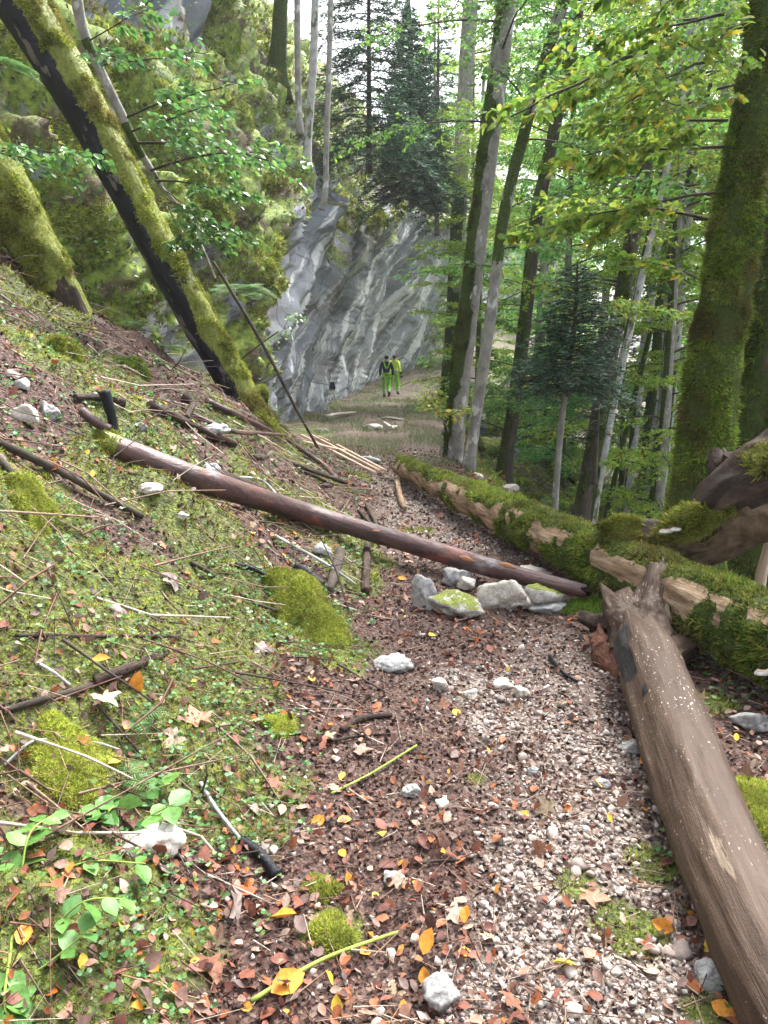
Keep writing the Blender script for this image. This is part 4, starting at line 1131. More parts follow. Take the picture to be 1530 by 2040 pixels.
VARS = [crown_variant(70, 3.1, .4, 17, 640, .125, GREEN_Y * 1.55), crown_variant(64, 3.3, 1.0, 18, 640, .13, GREEN_M * 2.0), crown_variant(60, 2.9, .2, 13, 640, .115, GREEN_Y * 1.6), crown_variant(56, 3.1, .6, 15, 640, .125, GREEN_B * 2.4)]
wood_spots = [  # x, y, variant, scale, label
    (6.4, 17, 2, .8), (8.6, 21, 0, .9), (5.6, 23, 3, .8), (11.5, 25, 1, 1), (8.0, 28, 0, 1), (13.5, 31, 2, 1.1), (10.2, 34, 3, 1.1), (6.6, 33, 1, 1), (16.5, 37, 0, 1.1), (12.8, 40, 2, 1.2), (8.6, 42, 0, 1.1),
    (19, 43, 1, 1.2), (15, 47, 3, 1.2), (11, 50, 1, 1.2), (22, 50, 2, 1.3), (18, 56, 0, 1.3), (13.5, 60, 2, 1.3), (26, 58, 3, 1.3), (6.0, 52, 0, 1.15), (9, 64, 3, 1.4), (4.4, 68, 1, 1.3), (3.4, 27, 2, .8), (14.5, 22, 1, 1)]
def side_words(i, x, y):
    return ''
wl = ['leafy beech low on the slope, nearest of the wood behind the mossy trunks', 'beech with yellowing crown standing midway down the slope', 'blue-green leaved beech behind the dark crooked trunk', 'tall beech behind the whitish trunks on the right',
      'yellow-green beech in the middle of the wood below the path', 'broad beech on the lower slope behind the great mossy trunk', 'cool green beech half hidden behind the young spruce', 'mid green beech just right of the slim leaning stem',
      'yellowish beech deep in the wood on the right', 'low branching beech in the depth behind the spruce', 'yellow-green beech beside the far path on its open side', 'far beech at the right edge of the wood', 'far cool green beech in the centre of the wood',
      'far mid green beech left of centre in the wood', 'distant light green beech far right down the slope', 'distant yellowing beech deep right of the spruce', 'distant low beech in the hazy centre of the wood', 'most distant cool green beech on the far right',
      'beech beside the bend of the far path', 'distant beech just past the bend of the path', 'beech closing the view at the end of the path', 'small light green beech right behind the half-mossy beech', 'green beech hidden partly by the great mossy trunk']
SKIP = {6, 9, 12, 14, 15, 16, 17, 19}
for q_, ((x, y, vi, sc), lb) in enumerate(zip(wood_spots, wl)):
    if q_ in SKIP: continue
    rt = root('beech_tree', (x, y, float(H(x, y)) + 0), lb, 'tree', 'beeches of the wood beyond the path')
    rt.rotation_euler = (0, 0, float(rng.uniform(0, 6.28))); rt.scale = (sc, sc, sc)
    tm, cm, bm_ = VARS[vi]
    link('trunk', tm, rt); tag(link('foliage', cm, rt), kind='stuff'); tag(link('branches', bm_, rt), kind='stuff')

def far_wood():
    n = 16000
    th = rng.uniform(-1.1, 1.2, n); rr = rng.uniform(55, 100, n)
    x = rr * np.sin(th); y = rr * np.cos(th)
    keep = ~((x < path_c(y) + 1)) | (rng.random(n) < .25)
    keep &= (x > -12)
    x, y = x[keep], y[keep]; n = len(x)
    zt = 20 + 8 * fbm(x * .09, y * .09, None, 3, 400)
    z = H(x, y) + rng.uniform(0, 1, n) ** 1.0 * zt
    cl = fbm(x * .22, y * .22, z * .22, 3, 410)
    k = cl > -.22; x, y, z = x[k], y[k], z[k]; n = len(x)
    p = np.stack([x, y, z], -1)
    c = pick(np.concatenate([GREEN_Y, GREEN_M]), n) * (1 + .3 * fbm(x * .1, y * .1, z * .1, 2, 420))[:, None]
    V, T, cc = inst(LF_FAR_V, LF_FAR_T, p, frames(rand_unit(n), unit(V3(0, -.3, 1) + .7 * rng.normal(size=(n, 3)))), rng.uniform(.3, .65, n), c)
    o = tag(link('far_wood', mesh_np('far_wood', V, T, M['leaf'], cc)), kind='stuff')
    o['label'] = 'hazy mass of leaves of the far wood'
far_wood()
# ------------------------------------------------------------------ what lies on the forest floor
def gnormal(x, y, e=.03):
    zx = (H(x + e, y) - H(x - e, y)) / (2 * e); zy = (H(x, y + e) - H(x, y - e)) / (2 * e)
    return unit(np.stack([-zx, -zy, np.ones_like(zx)], -1))

def cand(n, r0=1.0, r1=14, power=2.0, a0=-37, a1=36):
    """places on the ground, density falling with distance as 1/r^power"""
    th = np.radians(rng.uniform(a0, a1, n)); q = rng.random(n)
    if abs(power - 2) < 1e-6: r = r0 * (r1 / r0) ** q
    else:
        k = 2 - power; r = (r0 ** k + q * (r1 ** k - r0 ** k)) ** (1 / k)
    x = r * np.sin(th); y = r * np.cos(th)
    return x, y, r

def scatter(n, mask, r0=1.0, r1=14, power=1.6):
    x, y, r = cand(n, r0, r1, power)
    k = rng.random(n) < mask(x, y)
    x, y, r = x[k], y[k], r[k]
    return np.stack([x, y, H(x, y)], -1), gnormal(x, y), r

def tilt(nrm, amt):
    return unit(nrm + amt * rng.normal(size=nrm.shape))

yfade = lambda x, y: 1 - .0 * x
# crumbs of bark, chips and needles
M['chips'] = m_leafy('bark_chips', .8, .1, 0.0)
CH = np.array([[-.4, -.3, 0], [.45, -.25, .05], [.35, .35, 0], [-.3, .3, .12]]); CHT = np.array([[0, 1, 2], [0, 2, 3]])
pal_ch = .62 * np.array([[.05, .03, .025], [.09, .048, .038], [.14, .07, .05], [.21, .12, .09], [.07, .05, .05], [.28, .20, .16], [.11, .063, .058]])
p, n_, r = scatter(76000, lambda x, y: (1 - .7 * moss_mask(x, y)) * (1 - .35 * gravel_mask(x, y)))
s = rng.uniform(.006, .019, len(p)) * (r / 2.2).clip(.8, 9) ** .6
sc = np.stack([s, s * rng.uniform(.5, 2.2, len(p)), s], -1)
V, T, c = inst(CH, CHT, p + n_ * .004, frames(rand_unit(len(p)) * 1.0, tilt(n_, .35)), sc, pick(pal_ch, len(p), .3))
tag(link('leaf_litter', mesh_np('leaf_litter', V, T, M['chips'], c), ground), kind='stuff')

# fallen leaves
pal_dl = 1.0 * np.array([[.26, .085, .035], [.17, .06, .038], [.12, .045, .035], [.30, .12, .06], [.34, .19, .14], [.20, .12, .095], [.36, .27, .21], [.085, .042, .033], [.15, .10, .09], [.20, .08, .055]])
pal_bright = np.array([[.62, .42, .06], [.60, .25, .04], [.55, .14, .03]])
mats_leaf = M['dead_leaf']
x, y, r = cand(17000, 1.2, 14, 1.6)
k = rng.random(len(x)) < (1 - .55 * moss_mask(x, y)) * (1 - .6 * gravel_mask(x, y)) * (1 - .45 * ((np.abs(x - path_c(y)) < path_w(y)) & (y < 4.2))) * (.25 + .75 * sstep(-.3, .5, fbm(x * 1.5, y * 1.5, None, 3, 500) + .25))
x, y, r = x[k], y[k], r[k]
n = len(x); gn = gnormal(x, y); pos = np.stack([x, y, H(x, y)], -1) + gn * .014
sz = np.exp(rng.normal(math.log(.036), .30, n)).clip(.018, .07) * (r / 3).clip(.9, 5) ** .25
R = frames(rand_unit(n), tilt(gn, .30))
cl = pick(pal_dl, n, .2); br = rng.random(n) < .05; cl[br] = pick(pal_bright, br.sum(), .1)
big = np.argsort(r / sz); inv = (np.abs(x) < y * .60 + .05) & (r > 1.5)
big = big[inv[big]][:230]
leafmeshes = []
for q in range(12):
    v = LF_V.copy(); v[:, 2] += rng.normal(0, .05, len(v)) + .25 * rng.choice([-1, 1]) * v[:, 0] ** 2 * 2; v[:, 0] *= 1.1
    leafmeshes.append(mesh_np('fallen_leaf', v, LF_T, mats_leaf, np.broadcast_to(np.concatenate([pal_dl, pal_bright])[q], v.shape), smooth=True))
maplemeshes = []
pal_mp = .78 * np.array([[.50, .36, .28], [.38, .24, .19], [.24, .11, .07], [.42, .22, .14], [.32, .26, .24], [.58, .45, .30]])
for q in range(6):
    v = MP_V.copy(); v[1:, :2] *= rng.uniform(.85, 1.1, (len(v) - 1, 1)); v[:, 2] += rng.normal(0, .035, len(v)) + .35 * v[:, 0] ** 2 * (1 if q % 2 else -1)
    maplemeshes.append(mesh_np('fallen_leaf', v, MP_T, mats_leaf, np.broadcast_to(pal_mp[q], v.shape), smooth=True))
def place_leaf(me, p, R, s, parent=None, name='fallen_leaf'):
    o = bpy.data.objects.new(name, me); COL.objects.link(o); o.parent = parent or ground
    o.matrix_basis = Matrix([[*(R[i] * s), p[i]] for i in range(3)] + [[0, 0, 0, 1]])
    return o
for q, i in enumerate(big):
    place_leaf(leafmeshes[int(rng.integers(0, 12)) if rng.random() > .03 else 10], pos[i], R[i], sz[i])
keep = np.ones(n, bool); keep[big] = False
V, T, c = inst(LF_V, LF_T, pos[keep], R[keep], sz[keep], cl[keep])
tag(link('leaf_litter', mesh_np('leaf_litter', V, T, mats_leaf, c), ground), kind='stuff')
# lobed leaves, the ones the photograph shows plus scattered ones
spots = [(720, 1360, .12, 1), (400, 1455, .13, 3), (360, 1465, .11, 0), (650, 1605, .11, 3), (480, 1830, .10, 4), (330, 1760, .12, 4), (450, 1920, .13, 2), (380, 1970, .12, 4), (500, 1295, .12, 4), (190, 1385, .12, 5),
         (785, 1220, .11, 4), (355, 1160, .13, 4), (710, 1205, .10, 5), (1020, 1990, .13, 3), (1380, 1440, .14, 5), (1150, 1790, .10, 3), (700, 1500, .09, 1), (560, 1560, .10, 2), (340, 1270, .12, 2), (1010, 1200, .08, 4), (90, 1580, .12, 3), (60, 1240, .1, 2)]
for (u, v, s_, ci) in spots:
    p = G1(u, v); nn = gnormal(p[0:1], p[1:2])
    place_leaf(maplemeshes[ci], p + nn[0] * .02, frames(rand_unit(1), tilt(nn, .25))[0], s_)
for (u, v, s_, ci) in [(905, 1420, .06, 10), (445, 1830, .075, 11), (535, 1840, .085, 11), (560, 1900, .07, 0), (840, 1475, .08, 6), (620, 1365, .06, 10), (270, 1388, .09, 11), (855, 1272, .07, 10), (1100, 1690, .06, 0), (690, 1745, .06, 11), (510, 1780, .08, 12 % 12),
                       (845, 1910, .07, 11), (1155, 1940, .07, 10), (1040, 1905, .07, 0), (730, 1870, .06, 11), (540, 1990, .1, 11), (40, 1780, .1, 3), (85, 1775, .09, 3), (30, 700, .07, 11), (60, 745, .09, 10), (730, 1120, .08, 10)]:
    p = G1(u, v); nn = gnormal(p[0:1], p[1:2])
    place_leaf(leafmeshes[ci], p + nn[0] * .018, frames(rand_unit(1), tilt(nn, .2))[0], s_)
x, y, r = cand(170, 1.5, 12, 1.4); gn = gnormal(x, y)
V, T, c = inst(MP_V, MP_T, np.stack([x, y, H(x, y)], -1) + gn * .015, frames(rand_unit(len(x)), tilt(gn, .3)), rng.uniform(.05, .085, len(x)), pick(pal_mp, len(x), .15))
tag(link('leaf_litter', mesh_np('leaf_litter', V, T, mats_leaf, c), ground), kind='stuff')

# gravel and pebbles
pal_st = .78 * np.array([[.50, .41, .36], [.40, .33, .29], [.60, .52, .47], [.28, .23, .21], [.46, .36, .32], [.38, .36, .34], [.52, .47, .43]])
def octa(seed):
    g_ = np.random.default_rng(seed)
    V = np.array([[1, 0, 0], [-1, 0, 0], [0, 1, 0], [0, -1, 0], [0, 0, .6], [0, 0, -.6]], float) * g_.uniform(.55, 1.2, (6, 1)) + g_.normal(0, .22, (6, 3))
    T = np.array([[0, 2, 4], [2, 1, 4], [1, 3, 4], [3, 0, 4], [2, 0, 5], [1, 2, 5], [3, 1, 5], [0, 3, 5]])
    return V, T
def ico():
    t = (1 + 5 ** .5) / 2
    V = np.array([[-1, t, 0], [1, t, 0], [-1, -t, 0], [1, -t, 0], [0, -1, t], [0, 1, t], [0, -1, -t], [0, 1, -t], [t, 0, -1], [t, 0, 1], [-t, 0, -1], [-t, 0, 1]], float)
    T = np.array([[0, 11, 5], [0, 5, 1], [0, 1, 7], [0, 7, 10], [0, 10, 11], [1, 5, 9], [5, 11, 4], [11, 10, 2], [10, 7, 6], [7, 1, 8], [3, 9, 4], [3, 4, 2], [3, 2, 6], [3, 6, 8], [3, 8, 9], [4, 9, 5], [2, 4, 11], [6, 2, 10], [8, 6, 7], [9, 8, 1]])
    return unit(V), T
def subdiv(V, T, k):
    for _ in range(k):
        e = {}; V = list(map(tuple, V)); nt = []
        def mid(a, b):
            key = (min(a, b), max(a, b))
            if key not in e:
                m = np.array(V[a]) + np.array(V[b]); m /= np.linalg.norm(m); e[key] = len(V); V.append(tuple(m))
            return e[key]
        for a, b, c in T:
            ab, bc, ca = mid(a, b), mid(b, c), mid(c, a)
            nt += [[a, ab, ca], [ab, b, bc], [ca, bc, c], [ab, bc, ca]]
        V = np.array(V); T = np.array(nt)
    return V, T
IV, IT = ico(); SV1, ST1 = subdiv(IV, IT, 1); SV3, ST3 = subdiv(IV, IT, 3)
def facet(V, seed, nf=13, flat=.7, rough=0.0):
    g_ = np.random.default_rng(seed)
    N = unit(g_.normal(size=(nf, 3))); h = g_.uniform(.62, 1.0, nf)
    d = V @ N.T
    r = np.min(np.where(d > .08, h[None] / np.maximum(d, .08), 9), 1).clip(0, 1.45)
    W = V * r[:, None]
    if rough: W = W + V * (fbm(V[:, 0] * 2.6 + seed, V[:, 1] * 2.6, V[:, 2] * 2.6, 4, seed) * rough)[:, None]
    W[:, 2] *= flat
    return W
x, y, r = cand(62000, 1.1, 13, 1.35)
k = rng.random(len(x)) < np.clip(gravel_mask(x, y) * 1.1 + .05 * (np.abs(x - path_c(y)) < path_w(y) * 1.2), 0, 1)
x, y, r = x[k], y[k], r[k]; n = len(x)
s = np.exp(rng.normal(math.log(.0085), .38, n)).clip(.004, .022) * (r / 2.2).clip(.8, 7) ** .28
for q in range(3):
    sel = (np.arange(n) % 3) == q
    ov_, ot_ = octa(q + 5)
    gp = np.stack([x[sel], y[sel], H(x[sel], y[sel])], -1); 
    V, T, c = inst(ov_, ot_, gp + gnormal(x[sel], y[sel]) * s[sel][:, None] * .3, frames(rand_unit(sel.sum()), tilt(gnormal(x[sel], y[sel]), .4)), s[sel], pick(pal_st, sel.sum(), .18))
    tag(link('gravel', mesh_np('gravel', V, T, M['stone'], c), ground), kind='stuff')
x, y, r = cand(5200, 1.3, 13, 1.5)
k = rng.random(len(x)) < np.clip(gravel_mask(x, y) * .5 + .05 * (np.abs(x - path_c(y)) < path_w(y) * 1.2) + .01, 0, 1)
x, y, r = x[k], y[k], r[k]; n = len(x)
s = np.exp(rng.normal(math.log(.011), .42, n)).clip(.007, .036)
order = np.argsort(r / s)
stmeshes = [mesh_np('stone', facet(SV1, 40 + q, 7, .6, .12), ST1, M['stone'], np.broadcast_to(pal_st[q % 7], SV1.shape)) for q in range(10)]
inv = (np.abs(x) < y * .6 + .05) & (r > 1.5)
order = order[inv[order]][:270]
for i in order:
    p = V3(x[i], y[i], float(H(x[i], y[i])) + s[i] * .25)
    place_leaf(stmeshes[int(rng.integers(0, 10))], p, frames(rand_unit(1), np.array([[0, 0, 1.]]) + .25 * rng.normal(size=(1, 3)))[0], s[i], name='stone')
keep = np.ones(n, bool); keep[order] = False
for q in range(2):
    sel = keep & ((np.arange(n) % 2) == q)
    gp = np.stack([x[sel], y[sel], H(x[sel], y[sel])], -1) + V3(0, 0, .003)
    V, T, c = inst(facet(IV, 60 + q, 6, .6), IT, gp, frames(rand_unit(sel.sum()), tilt(gnormal(x[sel], y[sel]), .3)), s[sel], pick(pal_st, sel.sum(), .15))
    tag(link('gravel', mesh_np('gravel', V, T, M['stone'], c), ground), kind='stuff')

# fine dead twigs
x, y, r = cand(9000, 1.2, 13, 1.5)
sv = path_c(y) - path_w(y) - x
k = rng.random(len(x)) < .30 + .7 * sstep(-.1, .6, sv)
x, y, r, sv = x[k], y[k], r[k], sv[k]; n = len(x)
gn = gnormal(x, y); a = np.stack([x, y, H(x, y)], -1) + gn * rng.uniform(.004, .03, (n, 1))
dd = unit(np.cross(gn, rand_unit(n)) + .10 * rng.normal(size=(n, 3)) + V3(.5, .1, -.25) * (sv > 0)[:, None])
ln_ = np.exp(rng.normal(math.log(.09), .6, n)).clip(.03, .5)
V, T = twig_mesh(a - dd * ln_[:, None] / 2, a + dd * ln_[:, None] / 2, rng.uniform(.0012, .0032, n) * (r / 3).clip(1, 5) ** .5)
pal_tw = np.array([[.10, .06, .045], [.05, .035, .03], [.22, .15, .11], [.40, .33, .27], [.15, .08, .06], [.30, .20, .13]])
tag(link('twigs', mesh_np('twigs', V, T, M['chips'], np.repeat(pick(pal_tw, n), 6, 0)), ground), kind='stuff')

# the thicker dead wood strewn over the bank
x, y, r = cand(2600, 2.0, 11, .9, -40, 5)
sv = path_c(y) - path_w(y) - x
k = rng.random(len(x)) < sstep(-.05, .5, sv) * (.25 + .75 * sstep(5, 7, y))
x, y, sv = x[k], y[k], sv[k]; n = len(x); gn = gnormal(x, y); a = np.stack([x, y, H(x, y)], -1) + gn * rng.uniform(.006, .03, (n, 1))
dd = unit(V3(.8, .1, -.5) + .6 * rng.normal(size=(n, 3))); dd = unit(dd - gn * (dd * gn).sum(1)[:, None] * .9)
ln_ = rng.uniform(.15, .7, n); mid = a + dd * ln_[:, None] * .5 + rng.normal(size=(n, 3)) * .02; rr_ = rng.uniform(.003, .009, n)
V, T = twig_mesh(a, mid, rr_); V2, T2 = twig_mesh(mid, a + dd * ln_[:, None] + rng.normal(size=(n, 3)) * .03, rr_ * .8)
tag(link('twigs', mesh_np('twigs', np.concatenate([V, V2]), np.concatenate([T, T2 + len(V)]), M['twig'], np.concatenate([np.repeat(pick(pal_tw[:5], n), 6, 0)] * 2)), ground), kind='stuff')

# moss cover
p, n_, r = scatter(90000, lambda x, y: np.clip(moss_mask(x, y) - .2, 0, 1) * 1.3, 1.2, 13, 1.55)
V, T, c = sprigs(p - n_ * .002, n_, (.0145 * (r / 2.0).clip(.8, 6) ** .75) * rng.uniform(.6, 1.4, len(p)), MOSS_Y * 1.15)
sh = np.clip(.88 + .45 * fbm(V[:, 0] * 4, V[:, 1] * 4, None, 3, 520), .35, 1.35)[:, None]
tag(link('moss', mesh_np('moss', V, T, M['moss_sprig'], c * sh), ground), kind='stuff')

# small round-leaved herbs
def herbmask(x, y):
    s = path_c(y) - path_w(y) - x
    nz_ = fbm(x * 1.8 + 9, y * 1.8, None, 4, 530)
    l = sstep(.0, .5, nz_ + .12) * sstep(-.1, .35, s)
    rr_ = sstep(.15, .4, x - path_c(y) - path_w(y) * .7) * sstep(-.05, .3, nz_) * .6
    return np.clip(l + rr_, 0, 1)
p, n_, r = scatter(14500, herbmask, 1.3, 11, 1.35)
HB_V = np.array([[0, 0, 0], [.36, .22, .05], [.42, .62, .06], [0, .95, 0], [-.42, .62, .06], [-.36, .22, .05]]); HB_T = np.array([[0, 1, 2], [0, 2, 3], [0, 3, 4], [0, 4, 5]])
pal_h = np.array([[.06, .16, .035], [.10, .22, .05], [.05, .13, .035], [.14, .24, .05], [.08, .20, .07]])
hs, hp, hR, hc = [], [], [], []
for q in range(3):
    az = rng.uniform(0, 6.28, len(p)) ; az = az * 0 + (q * 2.09) + (p[:, 0] * 977 % 6.28)
    d = np.stack([np.cos(az), np.sin(az), np.full(len(p), .25)], -1)
    hp.append(p + n_ * (.018 + .012 * rng.random((len(p), 1)))); hR.append(frames(d, tilt(n_, .35))); hs.append(.017 * (r / 2.5).clip(.8, 3) ** .5 * rng.uniform(.6, 1.3, len(p))); hc.append(pick(pal_h, len(p)))
V, T, c = inst(HB_V, HB_T, np.concatenate(hp), np.concatenate(hR), np.concatenate(hs), np.concatenate(hc))
tag(link('ground_herbs', mesh_np('ground_herbs', V, T, M['herb'], c), ground), kind='stuff')

# grass along the further path and thin blades on the banks
ng_ = 40000
y = 11 * (50 / 11) ** rng.random(ng_); x = path_c(y) + path_w(y) * rng.uniform(-1.7, 1.6, ng_)
k = rng.random(ng_) < grass_mask(x, y); x, y = x[k], y[k]; r = np.hypot(x, y)
p = np.stack([x, y, H(x, y)], -1)
GB = np.array([[-.5, 0, 0], [.5, 0, 0], [0, .15, 1]]); GT = np.array([[0, 1, 2]])
pal_g = np.array([[.11, .16, .06], [.17, .19, .09], [.09, .14, .05], [.28, .25, .16], [.14, .19, .09]])
d = unit(V3(0, 0, 1) + .55 * rng.normal(size=(len(p), 3)) * V3(1, 1, .2)); u_ = rand_unit(len(p)); s_ = unit(np.cross(d, u_)); R = np.stack([s_, np.cross(d, s_), d], -1)
hgt = rng.uniform(.04, .20, len(p)) * (.5 + .8 * sstep(-.2, .4, fbm(p[:, 0], p[:, 1], None, 3, 560)))
sc = np.stack([.006 * (r / 11).clip(1, 4), hgt, hgt], -1)
V, T, c = inst(GB, GT, p, R, sc, pick(pal_g, len(p)))
tag(link('grass', mesh_np('grass', V, T, M['herb'], c), ground), kind='stuff')

# litter and ferny growth of the slope going down on the right
def rmask(x, y): return sstep(-.1, .5, x - edge_r(y))
p, n_, r = scatter(60000, rmask, 6, 40, 1.5)
V, T, c = inst(LF_FAR_V, LF_FAR_T, p + n_ * .03, frames(rand_unit(len(p)), tilt(n_, .6)), rng.uniform(.05, .13, len(p)) * (r / 12).clip(.8, 3) ** .5, pick(np.concatenate([GREEN_M, MOSS_Y, MOSS_Y, GREEN_Y, pal_dl[:4]]), len(p)))
tag(link('undergrowth', mesh_np('undergrowth', V, T, M['leaf'], c), ground), kind='stuff')

# ------------------------------------------------------------------ rocks one can point at
def m_stone(name, a, b, moss=0.0):
    t = NT(name); p = t.pos(); n = t.noise(p, 22, 7, .7)
    c = t.ramp(n, [(.3, a), (.65, b)])
    c = t.mix(t.ramp(t.voro(p, 30, 'DISTANCE_TO_EDGE'), [(.0, .55), (.06, 0.)]), c, (.07, .065, .06))
    if moss:
        g_ = t.n('ShaderNodeNewGeometry'); sx = t.n('ShaderNodeSeparateXYZ'); t.l(g_.outputs['Normal'], sx.inputs[0])
        f = t.ramp(t.math('ADD', t.math('MULTIPLY', sx.outputs[2], moss), t.noise(p, 12, 4)), [(.98, 0.), (1.08, 1.)])
        c = t.mix(f, c, t.ramp(t.noise(p, 60, 4), [(.3, (.08, .11, .02)), (.7, (.26, .30, .05))]))
    return t.fin(c, .75, t.bump(n, .7, .012), .35)
M['st_white'] = m_stone('pale_limestone', (.38, .34, .29), (.64, .60, .54))
M['st_grey'] = m_stone('grey_limestone', (.20, .20, .20), (.46, .46, .45))
M['st_mossy'] = m_stone('mossy_limestone', (.25, .24, .22), (.48, .46, .42), .62)
ROCKS = [(850, 1190, 46, 70, .5, 'st_grey', 'tall grey rock slab standing on edge, leftmost of the stones by the spruce log'),
         (912, 1208, 92, 42, .8, 'st_mossy', 'low mossy-topped stone right of the tall grey slab'),
         (930, 1165, 38, 26, .8, 'st_white', 'small white stone in the gap beneath the spruce log'),
         (1003, 1188, 84, 62, .6, 'st_white', 'large white angular stone tilted against the spruce log'),
         (1040, 1202, 62, 24, .8, 'st_white', 'flat pale stone lying in front of the mossy boulder'),
         (1082, 1190, 74, 52, .8, 'st_mossy', 'moss-covered boulder under the thin end of the spruce log'),
         (1070, 1142, 60, 22, .8, 'st_white', 'flat white stone behind the thin end of the spruce log'),
         (905, 1150, 50, 46, .8, 'st_grey', 'shadowed grey stone behind the spruce log, left of the white one'),
         (645, 1100, 40, 26, .8, 'st_grey', 'lichen-spotted stone under the middle of the spruce log'),
         (1095, 1210, 80, 14, .9, 'st_grey', 'thin dark flat slab in front of the mossy boulder'),
         (322, 1675, 100, 66, .5, 'st_white', 'pale flaking limestone slab among leaves in the left foreground'),
         (1262, 1490, 40, 22, .7, 'st_grey', 'smooth grey pebble stone close beside the dead trunk'),
         (880, 1368, 34, 22, .8, 'st_white', 'rounded white stone at the left of the gravel patch on the path'),
         (935, 1385, 28, 20, .8, 'st_white', 'white stone in the middle of the gravel patch on the path'),
         (1000, 1362, 32, 22, .8, 'st_white', 'pale stone at the right of the gravel patch on the path'),
         (1040, 1380, 30, 22, .8, 'st_white', 'white stone just beyond the gravel patch towards the dead trunk'),
         (785, 1325, 66, 34, .4, 'st_grey', 'flat grey rock sunk in litter at the left edge of the path'),
         (878, 1985, 60, 46, .5, 'st_grey', 'grey-green stone at the very bottom of the path'),
         (1412, 1945, 46, 34, .5, 'st_grey', 'grey stone pressed against the near end of the dead trunk'),
         (1495, 1440, 60, 34, .5, 'st_grey', 'grey stone on the strip of ground right of the dead trunk'),
         (52, 828, 46, 30, .8, 'st_white', 'bright cream stone on the upper left bank'),
         (100, 822, 34, 40, .8, 'st_grey', 'greenish grey stone next to the bright cream one on the upper left bank'),
         (25, 748, 22, 16, .8, 'st_white', 'small pale stone at the left edge high on the bank'),
         (45, 765, 26, 26, .8, 'st_grey', 'dark-sided rock under the small pale stone high on the bank'),
         (282, 850, 24, 18, .6, 'st_grey', 'small grey stone beside the dark upright branch'),
         (428, 858, 50, 22, .5, 'st_grey', 'dark slaty slab below the foot of the leaning trunk'),
         (418, 940, 44, 34, .5, 'st_grey', 'dark blue-grey rock above the thick end of the spruce log'),
         (295, 975, 48, 16, .6, 'st_white', 'thin pale flake of stone below the spruce log'),
         (362, 1028, 22, 16, .6, 'st_white', 'small white stone below the spruce log on the green bank'),
         (732, 918, 34, 22, .9, 'st_grey', 'rounded grey stone at the lower end of the bundle of stakes'),
         (745, 852, 34, 16, .8, 'st_white', 'square pale block at the left of the stones on the far path'),
         (773, 853, 22, 18, .8, 'st_white', 'white rounded stone in the middle of the stones on the far path'),
         (785, 852, 14, 10, .8, 'st_white', 'smallest white stone at the right of the stones on the far path'),
         (645, 858, 20, 12, .8, 'st_white', 'small white stones by the end of the pale plank'),
         (1010, 975, 34, 20, .7, 'st_white', 'pale rock in the rubble behind the mossy log'),
         (950, 948, 24, 14, .7, 'st_white', 'small pale rock at the foot of the slim bare stem'),
         (1060, 1535, 20, 16, .7, 'st_grey', 'grey-white stone alone in the middle of the path'),
         (1195, 1560, 26, 18, .7, 'st_grey', 'grey stone on the gravel left of the dead trunk'),
         (820, 1580, 26, 20, .7, 'st_grey', 'greenish stone on the dark middle of the path'),
         (780, 1748, 30, 20, .7, 'st_grey', 'pale grey stone left of the middle of the path'),
         (885, 1600, 22, 16, .7, 'st_white', 'small chalky stone on the dark soil of the path')]
for i, (u, v, w, h, fl, mt, lb) in enumerate(ROCKS):
    p = G1(u, v + h * .3); d_ = math.hypot(p[1], p[2] - CAMZ)
    W = w * d_ / FPX / 2 * 1.1; Hh = h * d_ / FPX / 2 * 1.1
    V = facet(SV3, 900 + i, 12, 1.0, .14) * np.array([W, W * .7, max(Hh, W * .28)])
    yaw = float(np.random.default_rng(i).uniform(-.4, .4)); V = V @ np.array(Matrix.Rotation(yaw, 3, 'Z')).T
    me = mesh_np('rock', V, ST3, M[mt])
    o = tag(link('rock', me, loc=p + V3(0, 0, Hh * .55)), lb, 'rock', 'rocks lying about')

